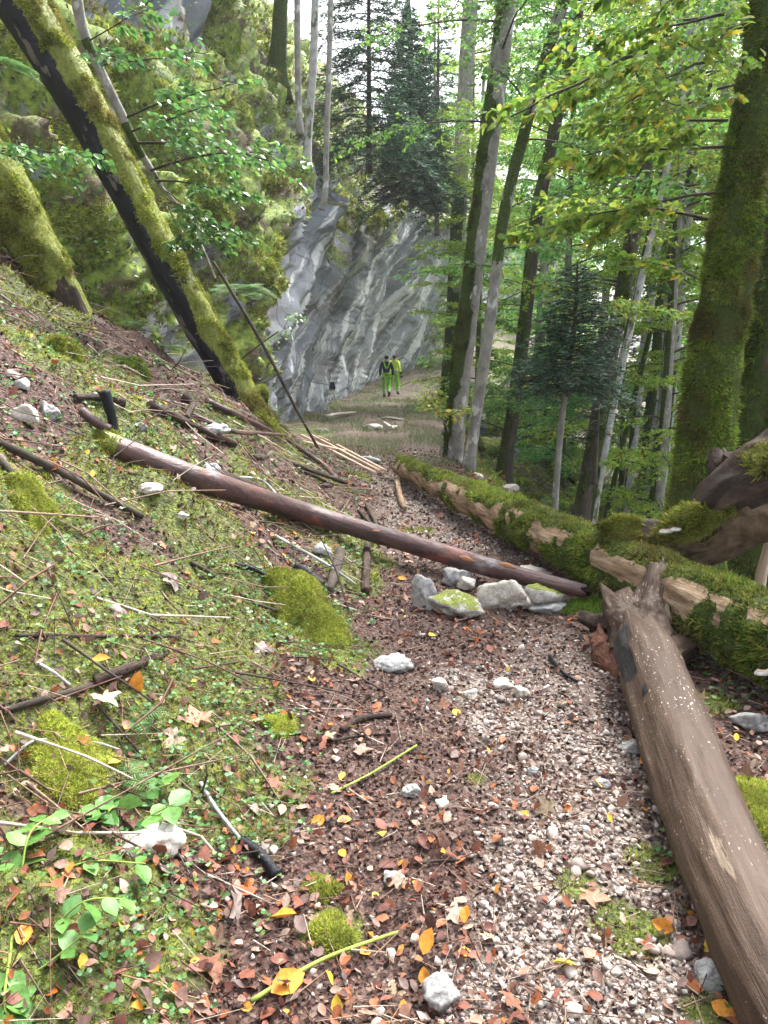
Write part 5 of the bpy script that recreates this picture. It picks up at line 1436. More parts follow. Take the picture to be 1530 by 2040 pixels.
# ------------------------------------------------------------------ sticks and branches one can point at
STK = [  # pixels along it, radii px (start, end), bark, lift m, label
 ([(0, 892), (110, 950), (200, 1000), (285, 1040)], 9, 6, 'bark_dark', .06, 'long dark branch lying below the thick end of the spruce log'),
 ([(0, 925), (50, 985), (110, 1070)], 8, 5, 'bark_dark', .05, 'dark crooked branch crossing under the long dark branch at the left edge'),
 ([(207, 780), (225, 840), (237, 885), (262, 905)], 10, 9, 'bark_black', .18, 'charred upright crooked branch at the upper end of the spruce log'),
 ([(150, 800), (200, 805), (250, 812)], 7, 8, 'bark_decay', .05, 'short stub with a cut end behind the charred upright branch'),
 ([(300, 820), (360, 850), (420, 880), (468, 895)], 12, 9, 'bark_decay', .05, 'thick rotten brown branch above the spruce log'),
 ([(410, 805), (480, 840), (560, 880), (640, 930), (670, 960)], 7, 5, 'bark_spruce', .06, 'long reddish branch running down from the foot of the leaning trunk'),
 ([(380, 830), (460, 870), (520, 875), (570, 873)], 5, 3, 'bark_spruce', .08, 'thin arched reddish branch below the foot of the leaning trunk'),
 ([(370, 800), (385, 822), (372, 845)], 8, 6, 'bark_decay', .10, 'short curled root-like branch just under the leaning trunk'),
 ([(500, 915), (560, 925), (620, 945), (690, 968)], 7, 4, 'bark_dark', .05, 'dark branch lying parallel above the spruce log'),
 ([(590, 940), (630, 955), (665, 970)], 5, 3, 'bark_decay', .03, 'short brown branch beside the dark parallel branch'),
 ([(640, 972), (690, 975)], 6, 5, 'bark_decay', .03, 'short rotten stick by the gravel above the spruce log'),
 ([(420, 955), (470, 970), (525, 988)], 11, 10, 'bark_decay', .04, 'split bark shell resting on the upper side of the spruce log'),
 ([(440, 955), (520, 965), (570, 1010), (650, 1040)], 2.5, 2, 'bark_white', .06, 'thin whitish twig arching above the spruce log'),
 ([(460, 1020), (560, 1090), (640, 1135), (710, 1175)], 3.5, 2.5, 'bark_white', .10, 'long thin lichen-white twig under the spruce log'),
 ([(732, 1092), (730, 1140), (728, 1186)], 8, 9, 'bark_decay', .02, 'upright brown prop stick under the spruce log'),
 ([(678, 1105), (668, 1150), (655, 1186)], 11, 9, 'bark_dark', .02, 'thick dark stub left of the upright brown prop stick'),
 ([(585, 1135), (610, 1150), (645, 1172)], 11, 7, 'bark_black', .03, 'charred black branch stump above the green moss mound'),
 ([(470, 1130), (500, 1140), (540, 1155)], 6, 3, 'bark_black', .03, 'small black charred stick left of the moss mound'),
 ([(380, 1125), (420, 1150), (500, 1205), (560, 1225)], 5, 3, 'bark_dark', .03, 'dark thin branch above the green moss mound'),
 ([(330, 1310), (260, 1345), (190, 1370)], 8, 12, 'bark_decay', .03, 'brown branch with a raised thick end on the left bank'),
 ([(0, 1425), (80, 1405), (190, 1370)], 7, 6, 'bark_dark', .02, 'low brown branch running from the left edge'),
 ([(680, 1460), (720, 1440), (780, 1430)], 6, 5, 'bark_decay', .02, 'mossy brown stick at the left edge of the path'),
 ([(480, 1680), (520, 1715), (552, 1755)], 8, 12, 'bark_black', .02, 'stick with a charred black end pointing at the path'),
 ([(400, 1565), (430, 1620), (482, 1682)], 4, 3, 'bark_white', .03, 'thin pale stick leading to the charred stick end'),
 ([(620, 1485), (720, 1470), (780, 1465)], 3, 2, 'bark_decay', .01, 'thin brown twig across the left edge of the path'),
 ([(1095, 1310), (1120, 1345), (1150, 1362)], 4, 3, 'bark_black', .02, 'forked black twig left of the rotten chunk'),
 ([(800, 1725), (900, 1718), (925, 1720)], 3, 2, 'bark_dark', .01, 'straight dark twig lying on the middle of the path'),
 ([(730, 1010), (742, 1035), (755, 1062)], 5, 3, 'bark_dark', .04, 'forked dark twig rising beside the gravel behind the spruce log'),
 ([(715, 1020), (735, 1045), (765, 1065)], 4, 3, 'bark_dark', .03, 'brown twig leaning beside the forked dark twig'),
 ([(790, 960), (798, 1000), (806, 1020)], 6, 5, 'wood_rot', .05, 'slim pale stick leaning on the far end of the mossy log'),
 ([(30, 1270), (200, 1275), (360, 1272)], 4, 3, 'bark_dark', .02, 'long dark twig lying across the herbs on the left'),
 ([(80, 1330), (110, 1358), (140, 1375)], 3.5, 3, 'bark_white', .05, 'pale bare stick end among the herbs on the left'),
 ([(10, 1530), (60, 1495), (100, 1480)], 3, 2, 'bark_white', .04, 'pale dry stalk at the left edge of the near bank'),
 ([(135, 1484), (190, 1490), (240, 1500)], 3, 2, 'bark_white', .03, 'pale thin stick lying on the near moss'),
 ([(500, 2000), (640, 1925), (760, 1880), (800, 1862)], 4, 2.5, 'green_stem', .03, 'long green bramble runner arching over the near path'),
 ([(660, 1585), (740, 1550), (830, 1490)], 2.5, 2, 'green_stem', .03, 'thin green runner crossing the path edge'),
 ([(1150, 1015), (1210, 955), (1250, 900)], 4, 3, 'bark_mossy', .4, 'dead mossy bough on the slope behind the mossy log')]
M['green_stem'] = m_plain('green_stem', (.22, .30, .06))
def stem(name, label, P, rad, mat, cat, group=None, k=9, n=28, seed=1, amp=.12):
    Ps = spline(P, n)
    rt = root(name, Ps[0], label, cat, group)
    V, T, inf = tube(Ps, rad, k, bark_disp(amp, 9, 2, seed))
    part('stem', V, T, mat, rt, attrs=dict(sp=inf['sp'], moss=np.zeros(len(V))), smooth=True)
    return rt, Ps
for i, (px, r0, r1, mt, lift, lb) in enumerate(STK):
    P = G([a for a, b in px], [b for a, b in px]); d_ = np.hypot(P[:, 1], P[:, 2] - CAMZ)
    rr = np.array([r0, r1]) * np.array([d_[0], d_[-1]]) / FPX
    P = P + V3(0, 0, 1) * (rr.mean() * .6 + lift * .6 * np.sin(np.linspace(.35, 2.6, len(P)))[:, None])
    if i == 2: P = np.array([at(207, 778, P[-1][1] - .02), at(222, 825, P[-1][1]), at(232, 880, P[-1][1]), P[-1]])
    stem('dead_branch', lb, P, [rr[0], rr.mean(), rr[1]], M[mt], 'branch', 'dead branches on the ground', seed=i)

# leaning thin dead stem in front of the cliff
stem('dead_sapling', 'thin dark dead stem leaning across the foot of the grey cliff', [at(425, 522, 9.3), at(520, 680, 9.4), at(585, 805, 9.5), at(632, 890, 9.6)], [.018, .022, .02, .018], M['bark_dark'], 'stem')
stem('dead_sapling', 'very thin dead twig slanting below the fern on the cliff', [at(555, 660, 9.6), at(500, 700, 9.7), at(455, 740, 9.8)], [.008, .012, .012], M['bark_mossy'], 'stem')

# stakes, plank and shovel by the wall
M['stake'] = m_bark('peeled_stakes', [(.3, (.48, .34, .24)), (.7, (.70, .55, .43))], YM, .1, 10)
SK = [((600, 866), (748, 944), 'lowest of the peeled wooden stakes in the bundle by the path'), ((622, 867), (757, 941), 'second peeled stake from below in the bundle by the path'),
      ((634, 869), (656, 881), 'short peeled stake end at the top of the bundle'), ((671, 886), (768, 943), 'uppermost long peeled stake in the bundle by the path'), ((603, 880), (700, 906), 'peeled stake under the others with its end in the grass')]
for i, (a, b, lb) in enumerate(SK):
    A = G1(a[0], a[1] + 6); B = G1(b[0], b[1] + 4)
    A = at(a[0], a[1], min(A[1], B[1] + 2.4)); A[2] = max(A[2], float(H(A[0], A[1])) + .05); B = B + V3(0, 0, .04 + .01 * i)
    Ps = spline([A, B], 12); rt = root('wooden_stake', A, lb, 'stake', 'peeled stakes by the path')
    V, T, inf = tube(Ps, [.018, .022], 8, bark_disp(.05, 4, 1, i)); part('shaft', V, T, M['stake'], rt, attrs=dict(sp=inf['sp'], moss=np.zeros(len(V))), smooth=True)
def plank(a, b, w, th, mat, label, lift=.05):
    A, B = G1(*a) + V3(0, 0, lift), G1(*b) + V3(0, 0, lift)
    d = unit(B - A); s = unit(np.cross(d, V3(0, 0, 1))); u_ = np.cross(s, d)
    rt = root('plank', A, label, 'plank', 'planks by the cliff')
    n = 12; t = np.linspace(0, 1, n)[:, None]; C = A * (1 - t) + B * t + V3(0, 0, 1) * (.02 * np.sin(t * 5))
    V = np.concatenate([C + s * w + u_ * th, C - s * w + u_ * th, C - s * w - u_ * th, C + s * w - u_ * th])
    i = np.arange(4 * n).reshape(4, n); Q = []
    for q in range(4):
        a_, b_ = i[q], i[(q + 1) % 4]; Q.append(np.stack([a_[:-1], b_[:-1], b_[1:], a_[1:]], -1))
    Q.append(np.array([[i[0, 0], i[3, 0], i[2, 0], i[1, 0]], [i[0, -1], i[1, -1], i[2, -1], i[3, -1]]]))
    part('board', V, np.concatenate(Q), mat, rt, attrs=dict(sp=V, moss=np.zeros(len(V))))
M['old_wood'] = m_bark('weathered_plank', [(.3, (.30, .28, .25)), (.7, (.50, .47, .43))], YM, .1, 12)
plank((652, 838), (704, 828), .09, .03, M['old_wood'], 'pale weathered plank leaning from the foot of the cliff', .12)
plank((760, 836), (803, 838), .05, .03, M['old_wood'], 'pale short plank lying across the far path', .04)
A = G1(680, 826); tp = at(662, 776, A[1] + .1)
sh = root('shovel', A, 'long-handled shovel with dark blade up, leaning on the cliff by the plank', 'shovel')
V, T, inf = tube(spline([A, tp], 8), [.02, .018], 8); part('handle', V, T, M['stake'], sh, attrs=dict(sp=inf['sp'], moss=inf['L'] * 0), smooth=True)
M['blue_black'] = m_plain('dark_blue_steel', (.02, .025, .05), .4)
a_ = np.linspace(0, 1, 9)
bl = []
for t_ in a_:
    w = .10 * (math.sin(min(1, t_ * 1.15 + .25) * 2.4)) ; 
    bl += [[-w, .0, .26 * t_], [0, .03, .26 * t_], [w, 0, .26 * t_]]
bl = np.array(bl); i = np.arange(27).reshape(9, 3); Q = np.stack([i[:-1, :-1], i[:-1, 1:], i[1:, 1:], i[1:, :-1]], -1).reshape(-1, 4)
bl2 = bl + V3(0, .008, 0)
part('blade', np.concatenate([bl, bl2]) + tp - V3(0, 0, .03), np.concatenate([Q, (Q + 27)[:, ::-1]]), M['blue_black'], sh, smooth=True)

# ------------------------------------------------------------------ ferns, saplings, plants
def fern(label, c, n, L, az0, az1, pal, el=.7, group='ferns', droop=.8, pn=22):
    rt = root('fern', c, label, 'fern', group)
    for q in range(n):
        a = az0 + (az1 - az0) * (q + .5) / n + rng.uniform(-.15, .15); e = el * rng.uniform(.7, 1.2); l = L * rng.uniform(.75, 1.1)
        d = V3(math.sin(a) * math.cos(e), math.cos(a) * math.cos(e), math.sin(e)); t = np.linspace(0, 1, 14)
        P = c + d * (t * l)[:, None] + V3(0, 0, -droop) * (t ** 2 * l * .6)[:, None]
        V0, T0, inf = tube(P, [.004, .0015], 4)
        tj = np.repeat(np.linspace(.12, .99, pn), 2); sg = np.tile([1, -1], pn)
        pj = np.stack([np.interp(tj, t, P[:, k_]) for k_ in range(3)], -1)
        side = unit(np.cross(d, V3(0, 0, 1))); pl = .26 * l * np.sin(np.clip(tj * 1.02, 0, 1) * 2.75 + .25).clip(.05, 1)
        dj = unit(side * sg[:, None] + d * .25 + V3(0, 0, -.25))
        # each pinna: serrated strip
        m = 7; s_ = np.linspace(0, 1, m); wv = np.where(np.arange(m) % 2, 1.0, .45) * (1 - s_ * .8)
        tv = np.concatenate([np.stack([wv * .11, s_, 0 * s_], -1), np.stack([-wv * .11, s_, 0 * s_], -1)])
        tt = np.concatenate([[[k_, k_ + 1, m + k_ + 1], [k_, m + k_ + 1, m + k_]] for k_ in range(m - 1)])
        V1, T1, c1 = inst(tv, tt, pj, frames(dj, unit(V3(0, 0, 1) + .15 * rng.normal(size=(len(pj), 3)))), pl, pick(pal, len(pj), .12))
        V = np.concatenate([V0, V1]); T = np.concatenate([T0, T1 + len(V0)]); cc = np.concatenate([np.tile([[.16, .14, .05]], (len(V0), 1)), c1])
        part('frond', V, T, M['herb'], rt, cc)
FERN = np.array([[.10, .22, .06], [.14, .28, .09], [.08, .19, .06]]); FERN_P = np.array([[.20, .34, .16], [.26, .40, .20]])
fc, fn = cliff_hit(470, 582)
fern('bright fern among moss high on the hillside left of the grey outcrop', at(330, 215, 9.0), 8, .45, .6, 3.4, FERN * 1.1, .8)
fern('pale green fern spreading from the rock above the leaning dead stem', at(470, 590, 10.2), 12, .72, .2, 3.6, FERN_P, .75, droop=1.1)
fern('bright fern at the foot of the mossy rock left of the leaning trunk', at(262, 655, 8.7), 8, .42, -.4, 3.6, FERN, .7)
fern('darker fern in the hollow close to the leaning trunk', at(322, 695, 8.9), 7, .40, -.6, 3.2, FERN * .8, .5)
g = G1(240, 1560); fern('small fern growing in moss in the left foreground', g + V3(0, 0, .01), 6, .17, -1.6, 2.2, FERN, .6, pn=14)
g = G1(270, 1440); fern('small dark fern sprig on the moss beside the pale lobed leaf', g + V3(0, 0, .01), 4, .14, .2, 2.8, FERN, .4, pn=14)
fern('long hanging fern on the shaded rock at the left edge', at(0, 130, 7.6), 5, .5, 1.0, 2.6, FERN * 1.1, .3, droop=1.1)

def bough_px(u0, v0, y0, u1, v1, y1, nl, dr=.12):
    a_, b_ = at(u0, v0, y0), at(u1, v1, y1); d_ = b_ - a_; L_ = float(np.linalg.norm(d_))
    return (a_, d_ / L_ + V3(0, 0, dr), L_, nl, dr, 0)
def sapling(label, stempx, y, rad, boughs, pal, lsize, nparts, mat='bark_beech', cat='sapling'):
    P = [at(u, v, yy) for (u, v), yy in zip(stempx, y)]
    rt = root('sapling', P[0], label, cat, 'leafy saplings')
    Ps = spline(P, 40); V, T, inf = tube(Ps, rad, 10, bark_disp(.1, 6, 2, 3)); part('stem', V, T, M[mat], rt, attrs=dict(sp=inf['sp'], moss=(fbm(V[:, 0] * 4, V[:, 1] * 4, V[:, 2] * 4, 3, 8) > .25) * 1.0), smooth=True)
    foliage(rt, boughs, M['leaf_gloss'], pal, lsize, True, nparts, M['bark_dark'], twr=.004)
M['leaf_gloss'] = m_leafy('glossy_leaves', .30, .6, .3)
SG = np.array([[.09, .22, .06], [.12, .27, .06], [.07, .18, .06], [.16, .30, .06]])
sapling('lichen-grey leaning sapling with drooping leafy boughs behind the great leaning trunk', [(320, 370), (272, 290), (245, 235), (200, 140), (165, 60), (150, -20)], [8.2, 8.0, 7.9, 7.8, 7.7, 7.6], [.03, .04, .045, .045, .05, .05],
        [bough_px(250, 235, 7.9, 510, 160, 7.6, 190), bough_px(262, 262, 7.9, 470, 235, 7.2, 170), bough_px(270, 285, 8, 600, 330, 7.4, 260), bough_px(300, 340, 8.1, 540, 300, 7.3, 170), bough_px(200, 130, 7.8, 400, 120, 7.5, 120), bough_px(180, 80, 7.7, 330, 20, 7.4, 90), bough_px(190, 110, 7.7, 250, 130, 7.0, 60),
         bough_px(310, 360, 8.1, 500, 385, 7.4, 200)], SG, .085, 200)
sapling('dark-leaved maple sapling growing beside the great leaning trunk above the fern', [(430, 560), (405, 500), (370, 430), (320, 370)], [9.2, 8.9, 8.5, 8.2], [.02, .02, .018, .015],
        [bough_px(330, 380, 8.2, 420, 470, 7.7, 120), bough_px(340, 400, 8.2, 500, 495, 7.9, 130), bough_px(370, 440, 8.4, 460, 520, 8.0, 90), bough_px(330, 400, 8.2, 380, 520, 8.0, 80)], GREEN_M, .09, 60)
sapling('beech bough with a few yellow leaves reaching in from the left edge', [(-90, 330), (-40, 310), (0, 300)], [6.6, 6.8, 6.9], [.02, .014, .01],
        [bough_px(-30, 305, 6.8, 168, 300, 6.5, 150, .1), bough_px(-30, 300, 6.8, 110, 340, 6.4, 90, .12), bough_px(-40, 300, 6.8, 60, 285, 6.3, 50)], SG, .08, 40)
sapling('small maple sapling with yellow-green leaves at the foot of the half-mossy beech', [(905, 900), (890, 850), (870, 815)], [13, 12.8, 12.6], [.012, .01, .008],
        [bough_px(880, 835, 12.6, 840, 780, 12.2, 50), bough_px(885, 840, 12.6, 930, 810, 12.2, 60), bough_px(870, 815, 12.6, 860, 770, 12.2, 40)], np.array([[.34, .38, .06], [.24, .34, .06], [.42, .36, .05]]), .11, 30)
sapling('pale green seedling hanging from the rock under the fern', [(560, 610), (575, 630), (590, 650)], [10.0, 9.9, 9.8], [.008, .006, .005],
        [bough_px(570, 625, 9.9, 600, 640, 9.6, 40), bough_px(575, 635, 9.9, 560, 670, 9.7, 30)], np.array([[.26, .40, .18], [.20, .34, .14]]), .06, 20)
# low broad-leaved shrub in the near left corner
def near_plant(label, base, shoots, pal, ls):
    rt = root('bramble_shrub', base, label, 'shrub')
    metas = [mesh_np('leaf', LF_V * V3(1.25, 1, 1.2), LF_T, M['herb'], np.broadcast_to(c, LF_V.shape), smooth=True) for c in pal]
    off = Vector(rt.location)
    for sh_ in shoots:
        P = spline([base] + [q for q in sh_], 24); V, T, inf = tube(P, [.004, .002], 6)
        part('stem', V, T, M['green_stem'], rt, smooth=True)
        for j in range(4, 24, 3):
            for s_ in (1, -1):
                if rng.random() < .2: continue
                d = unit(P[min(j + 1, 23)] - P[j - 1]); sd2 = unit(np.cross(d, V3(0, 0, 1))) * s_
                ld = unit(d * .6 + sd2 + V3(0, 0, rng.uniform(-.5, .15))); R = frames(ld[None], unit(V3(0, 0, 1) + .3 * rng.normal(size=3))[None])[0]
                o = bpy.data.objects.new('leaf', metas[int(rng.integers(0, len(metas)))]); COL.objects.link(o); o.parent = rt
                s = ls * rng.uniform(.7, 1.25); o.matrix_basis = Matrix([[*(R[i] * s), P[j][i] - off[i]] for i in range(3)] + [[0, 0, 0, 1]])
HG = np.array([[.10, .24, .05], [.13, .28, .06], [.08, .20, .05]])
bp = G1(20, 1900)
near_plant('low shrub with oval bright green leaves in the near left corner', bp, [[at(60, 1800, 1.75), at(160, 1720, 1.8), at(290, 1720, 1.85)], [at(40, 1760, 1.7), at(60, 1660, 1.8), at(110, 1620, 1.9)], [at(20, 1950, 1.5), at(80, 1930, 1.5), at(180, 1850, 1.55)], [at(0, 1850, 1.6), at(-30, 1700, 1.7)], [at(60, 1900, 1.6), at(160, 1800, 1.6), at(250, 1790, 1.65)], [at(10, 2010, 1.4), at(60, 2040, 1.4)]], HG, .062)
bp = G1(210, 1640)
near_plant('hornbeam seedling with pleated leaves on the near bank', bp, [[bp + V3(.02, 0, .05), at(260, 1590, 2.2), at(340, 1560, 2.25)], [bp + V3(-.02, 0, .05), at(190, 1590, 2.2)], [bp + V3(0, -.02, .04), at(260, 1640, 2.1), at(350, 1600, 2.1)]], HG, .075)
# herb tufts at the edge of the gravel
g = G1(1172, 1820)

# moss cushions that stand out
def cushion(u, v, w, h, label, pal=MOSS_Y, n=2600):
    p = G1(u, v); d_ = math.hypot(p[1], p[2] - CAMZ); r = w * d_ / FPX / 2; hh = h
    a = np.linspace(.04, 1, 12); b = np.linspace(0, 2 * np.pi, 30, endpoint=False); A, B = np.meshgrid(a, b, indexing='ij')
    rr = r * (1 + .22 * fbm(np.cos(B) * 1.5 + u, np.sin(B) * 1.5, None, 3, 7) * 1.8)
    X = p[0] + rr * A * np.cos(B); Y = p[1] + rr * A * np.sin(B)
    Z = H(X, Y) + hh * (np.sqrt(np.clip(1 - A ** 2, 0, 1)) - .08) + fbm(X * 20, Y * 20, None, 3, 3) * .006
    V = np.stack([X, Y, Z], -1).reshape(-1, 3); i = np.arange(360).reshape(12, 30)
    q = np.stack([i[:-1], i[1:], np.roll(i, -1, 1)[1:], np.roll(i, -1, 1)[:-1]], -1).reshape(-1, 4)
    T = np.concatenate([q[:, [0, 1, 2]], q[:, [0, 2, 3]], [[i[0, 0], i[0, k_], i[0, k_ + 1]] for k_ in range(1, 29)]])
    rt = root('moss_cushion', p, label, 'moss', 'moss cushions')
    part('cushion', V, T, M['moss_body'], rt, smooth=True)
    pp, nn, ii = sample_tris(V, T, n); nn = np.where(nn[:, 2:] < 0, -nn, nn)
    Vs, Ts, c = sprigs(pp, nn, .007 * max(1, d_ / 2.2) ** .7 * rng.uniform(.7, 1.4, n) * 1.7, pal * 1.25)
    part('sprigs', Vs, Ts, M['moss_sprig'], rt, c * np.clip(.95 + .3 * fbm(Vs[:, 0] * 9, Vs[:, 1] * 9, None, 2, 5), .5, 1.3)[:, None], kind='stuff')
cushion(556, 1448, 66, .035, 'small smooth bright moss cushion right of the lobed leaves', MOSS_Y * 1.15, 2000)
cushion(662, 1860, 84, .03, 'bright moss cushion in the dark soil at the near path edge', MOSS_Y * 1.1, 3000)
cushion(640, 1770, 60, .02, 'small thin moss cushion just beyond the one at the path edge', MOSS_Y * .9, 1500)
cushion(1188, 1212, 120, .05, 'green moss cushion between the flat slab and the rotten chunk', MOSS_G * 1.3, 2600)
cushion(1505, 1610, 160, .035, 'large bright moss cushion right of the dead trunk', MOSS_Y * 1.1, 5000)
cushion(70, 1015, 110, .10, 'yellow moss hummock at the left edge under the dark branches', MOSS_Y, 2600)
cushion(130, 705, 46, .12, 'small moss hummock high on the bank under the short mossy trunk', MOSS_Y * .8, 1200)
cushion(262, 735, 60, .10, 'olive moss hummock on the crest of the bank', MOSS_D * 1.8, 1500)
cushion(220, 895, 60, .12, 'moss hummock where the spruce log begins', MOSS_Y * .9, 1800)
cushion(590, 1180, 120, .06, 'bright green moss mound above the leafy hollow at the path edge', MOSS_Y * 1.05, 5000)
cushion(648, 1248, 105, .05, 'lower lobe of the green moss mound spilling to the path', MOSS_Y * 1.0, 4500)
cushion(150, 1520, 170, .02, 'wide yellow moss patch in the left foreground', MOSS_Y * 1.1, 5000)

# ------------------------------------------------------------------ two people walking away
def skin(name, verts, edges, radii, mat, parent, sub=2, rootv=0):
    me = bpy.data.meshes.new(name); me.from_pydata([tuple(v) for v in verts], edges, []); me.update()
    o = bpy.data.objects.new(name, me); COL.objects.link(o)
    md = o.modifiers.new('skin', 'SKIN'); md.use_smooth_shade = True
    for i, r in enumerate(radii):
        sv = me.skin_vertices[0].data[i]; sv.radius = (r, r) if not isinstance(r, tuple) else r
        sv.use_root = (i == rootv)
    ms = o.modifiers.new('sub', 'SUBSURF'); ms.levels = sub; ms.render_levels = sub
    dg = bpy.context.evaluated_depsgraph_get(); dg.update()
    m2 = bpy.data.meshes.new_from_object(o.evaluated_get(dg)); m2.name = name
    bpy.data.objects.remove(o); m2.materials.clear(); m2.materials.append(mat)
    return link(name, m2, parent)
M['skin'] = m_plain('skin', (.50, .32, .25), .6); M['cloth_black'] = m_plain('black_cloth', (.014, .015, .022), .8); M['lime'] = m_plain('lime_hivis', (.26, .60, .06), .6, amt=.1)
M['yellow'] = m_plain('yellow_hivis', (.62, .82, .08), .6, amt=.1); M['reflect'] = m_plain('reflective_band', (.62, .66, .68), .35); M['boot'] = m_plain('boots', (.02, .018, .018), .6); M['hair_d'] = m_plain('dark_hair', (.012, .012, .016), .7); M['hair_b'] = m_plain('brown_hair', (.10, .07, .05), .7)
def person(label, loc, yaw, top, hair, hi, vest, armR=.1, ph=1):
    rt = root('person', loc, label, 'person'); rt.rotation_euler = (0, 0, yaw)
    # joints: hips, knees (bent), ankles, toes
    J = dict(pel=(0, 0, .95), wai=(0, 0, 1.08), che=(0, .02, 1.30), nek=(0, .01, 1.50), hb=(0, .02, 1.60), ht=(0, .03, 1.70),
             sl=(-.185, .0, 1.43), el=(-.265, -.05, 1.16), wl=(-.265, .04, .92), sr=(.185, 0, 1.43), er=(.265, -.04, 1.16), wr=(.275, .10, .93),
             hl=(-.095, 0, .90), kl=(-.10, .09 * ph, .50), al=(-.09, .12 * ph if ph > 0 else -.30, .10 if ph > 0 else .16), tl=(-.095, (.27 if ph > 0 else -.22), .04 if ph > 0 else .03),
             hr=(.095, 0, .90), kr=(.10, .06 if ph > 0 else .12, .50), ar=(.09, -.24 if ph > 0 else .12, .20 if ph > 0 else .10), tr=(.10, -.12 if ph > 0 else .27, .05 if ph > 0 else .04))
    names = ['pel', 'wai', 'che', 'nek', 'hb', 'ht', 'sl', 'el', 'wl', 'sr', 'er', 'wr', 'hl', 'kl', 'al', 'tl', 'hr', 'kr', 'ar', 'tr']
    rad = [.13, .12, .14, .055, .085, .075, .06, .042, .03, .06, .042, .03, .085, .055, .038, .035, .085, .055, .038, .035]
    E = [('pel', 'wai'), ('wai', 'che'), ('che', 'nek'), ('nek', 'hb'), ('hb', 'ht'), ('che', 'sl'), ('sl', 'el'), ('el', 'wl'), ('che', 'sr'), ('sr', 'er'), ('er', 'wr'), ('pel', 'hl'), ('hl', 'kl'), ('kl', 'al'), ('al', 'tl'), ('pel', 'hr'), ('hr', 'kr'), ('kr', 'ar'), ('ar', 'tr')]
    ix = {k_: i for i, k_ in enumerate(names)}
    vs = [np.array(J[k_]) for k_ in names]; ed = [(ix[a], ix[b]) for a, b in E]; rd = list(rad)
    for w, s in (('wl', -1), ('wr', 1)):
        palm = np.array(J[w]) + V3(0, .01, -.07); vs.append(palm); rd.append(.034); pi = len(vs) - 1; ed.append((ix[w], pi))
        for f in range(4):
            a1 = palm + V3(0, -.027 + .018 * f, -.045); a2 = a1 + V3(-s * .01, .005, -.04 + .006 * abs(f - 1.5))
            vs += [a1, a2]; rd += [.0095, .008]; ed += [(pi, len(vs) - 2), (len(vs) - 2, len(vs) - 1)]
        th = palm + V3(-s * .01, .045, -.005); vs += [th, th + V3(-s * .008, .012, -.035)]; rd += [.011, .009]; ed += [(pi, len(vs) - 2), (len(vs) - 2, len(vs) - 1)]
    skin('body', vs, ed, rd, M['skin'], rt)
    # face on the far side: nose, ears, eyes
    for nm, c, r in (('nose', (0, .125, 1.63), .016), ('ear', (-.085, .02, 1.63), .018), ('ear', (.085, .02, 1.63), .018), ('eye', (-.03, .105, 1.655), .010), ('eye', (.03, .105, 1.655), .010)):
        V, T, _ = ball(V3(*c), np.array([r * .7, r, r * 1.3]), 6); link(nm, mesh_np(nm, V, T, M['skin'] if nm != 'eye' else M['hair_d'], smooth=True), rt)
    V, T, _ = ball(V3(0, -.004, 1.675), np.array([.094, .108, .098]), 12)
    k_ = (V[:, 1] < .055) | (V[:, 2] > 1.72); keep = k_[T].all(1); link('hair', mesh_np('hair', V, T[keep], hair, smooth=True), rt)
    # jacket
    nj = ['pel', 'wai', 'che', 'sl', 'el', 'wl', 'sr', 'er', 'wr', 'nek']; jx = {k_: i for i, k_ in enumerate(nj)}
    skin('jacket', [np.array(J[k_]) + (V3(0, 0, .03) if k_ == 'pel' else 0) for k_ in nj], [(jx[a], jx[b]) for a, b in [('pel', 'wai'), ('wai', 'che'), ('che', 'sl'), ('sl', 'el'), ('el', 'wl'), ('che', 'sr'), ('sr', 'er'), ('er', 'wr'), ('che', 'nek')]],
         [(.155, .13), (.145, .125), (.175, .15), .085, .066, .052, .085, .066, .052, .068], top, rt)
    nt = ['pel', 'hl', 'kl', 'al', 'hr', 'kr', 'ar']; tx_ = {k_: i for i, k_ in enumerate(nt)}
    skin('trousers', [np.array(J[k_]) for k_ in nt], [(tx_[a], tx_[b]) for a, b in [('pel', 'hl'), ('hl', 'kl'), ('kl', 'al'), ('pel', 'hr'), ('hr', 'kr'), ('kr', 'ar')]], [(.165, .14), .108, .085, .07, .108, .085, .07], M['lime'], rt)
    for a, t_ in (('al', 'tl'), ('ar', 'tr')):
        A_, T_ = np.array(J[a]), np.array(J[t_]); skin('boot', [A_ + V3(0, 0, .08), A_ + V3(0, -.02, -.02), T_], [(0, 1), (1, 2)], [.055, .056, .045], M['boot'], rt)
    def loop(nm, c, r, tr, mat, tiltv=(0, 0, 1), ry=None):
        a = np.linspace(0, 2 * np.pi, 25); P = np.array(c) + np.stack([np.cos(a) * r, np.sin(a) * (ry or r), 0 * a], -1) + np.outer(np.cos(a), [0, 0, 0])
        V, T, inf = tube(P, [tr, tr], 6, cap=False); link(nm, mesh_np(nm, V, T, mat, smooth=True), rt)
    for kk, aa in (('kl', 'al'), ('kr', 'ar')):
        K_, A_ = np.array(J[kk]), np.array(J[aa])
        for f in (.45, .70): loop('reflective_band', K_ * (1 - f) + A_ * f, .078, .016, M['reflect'])
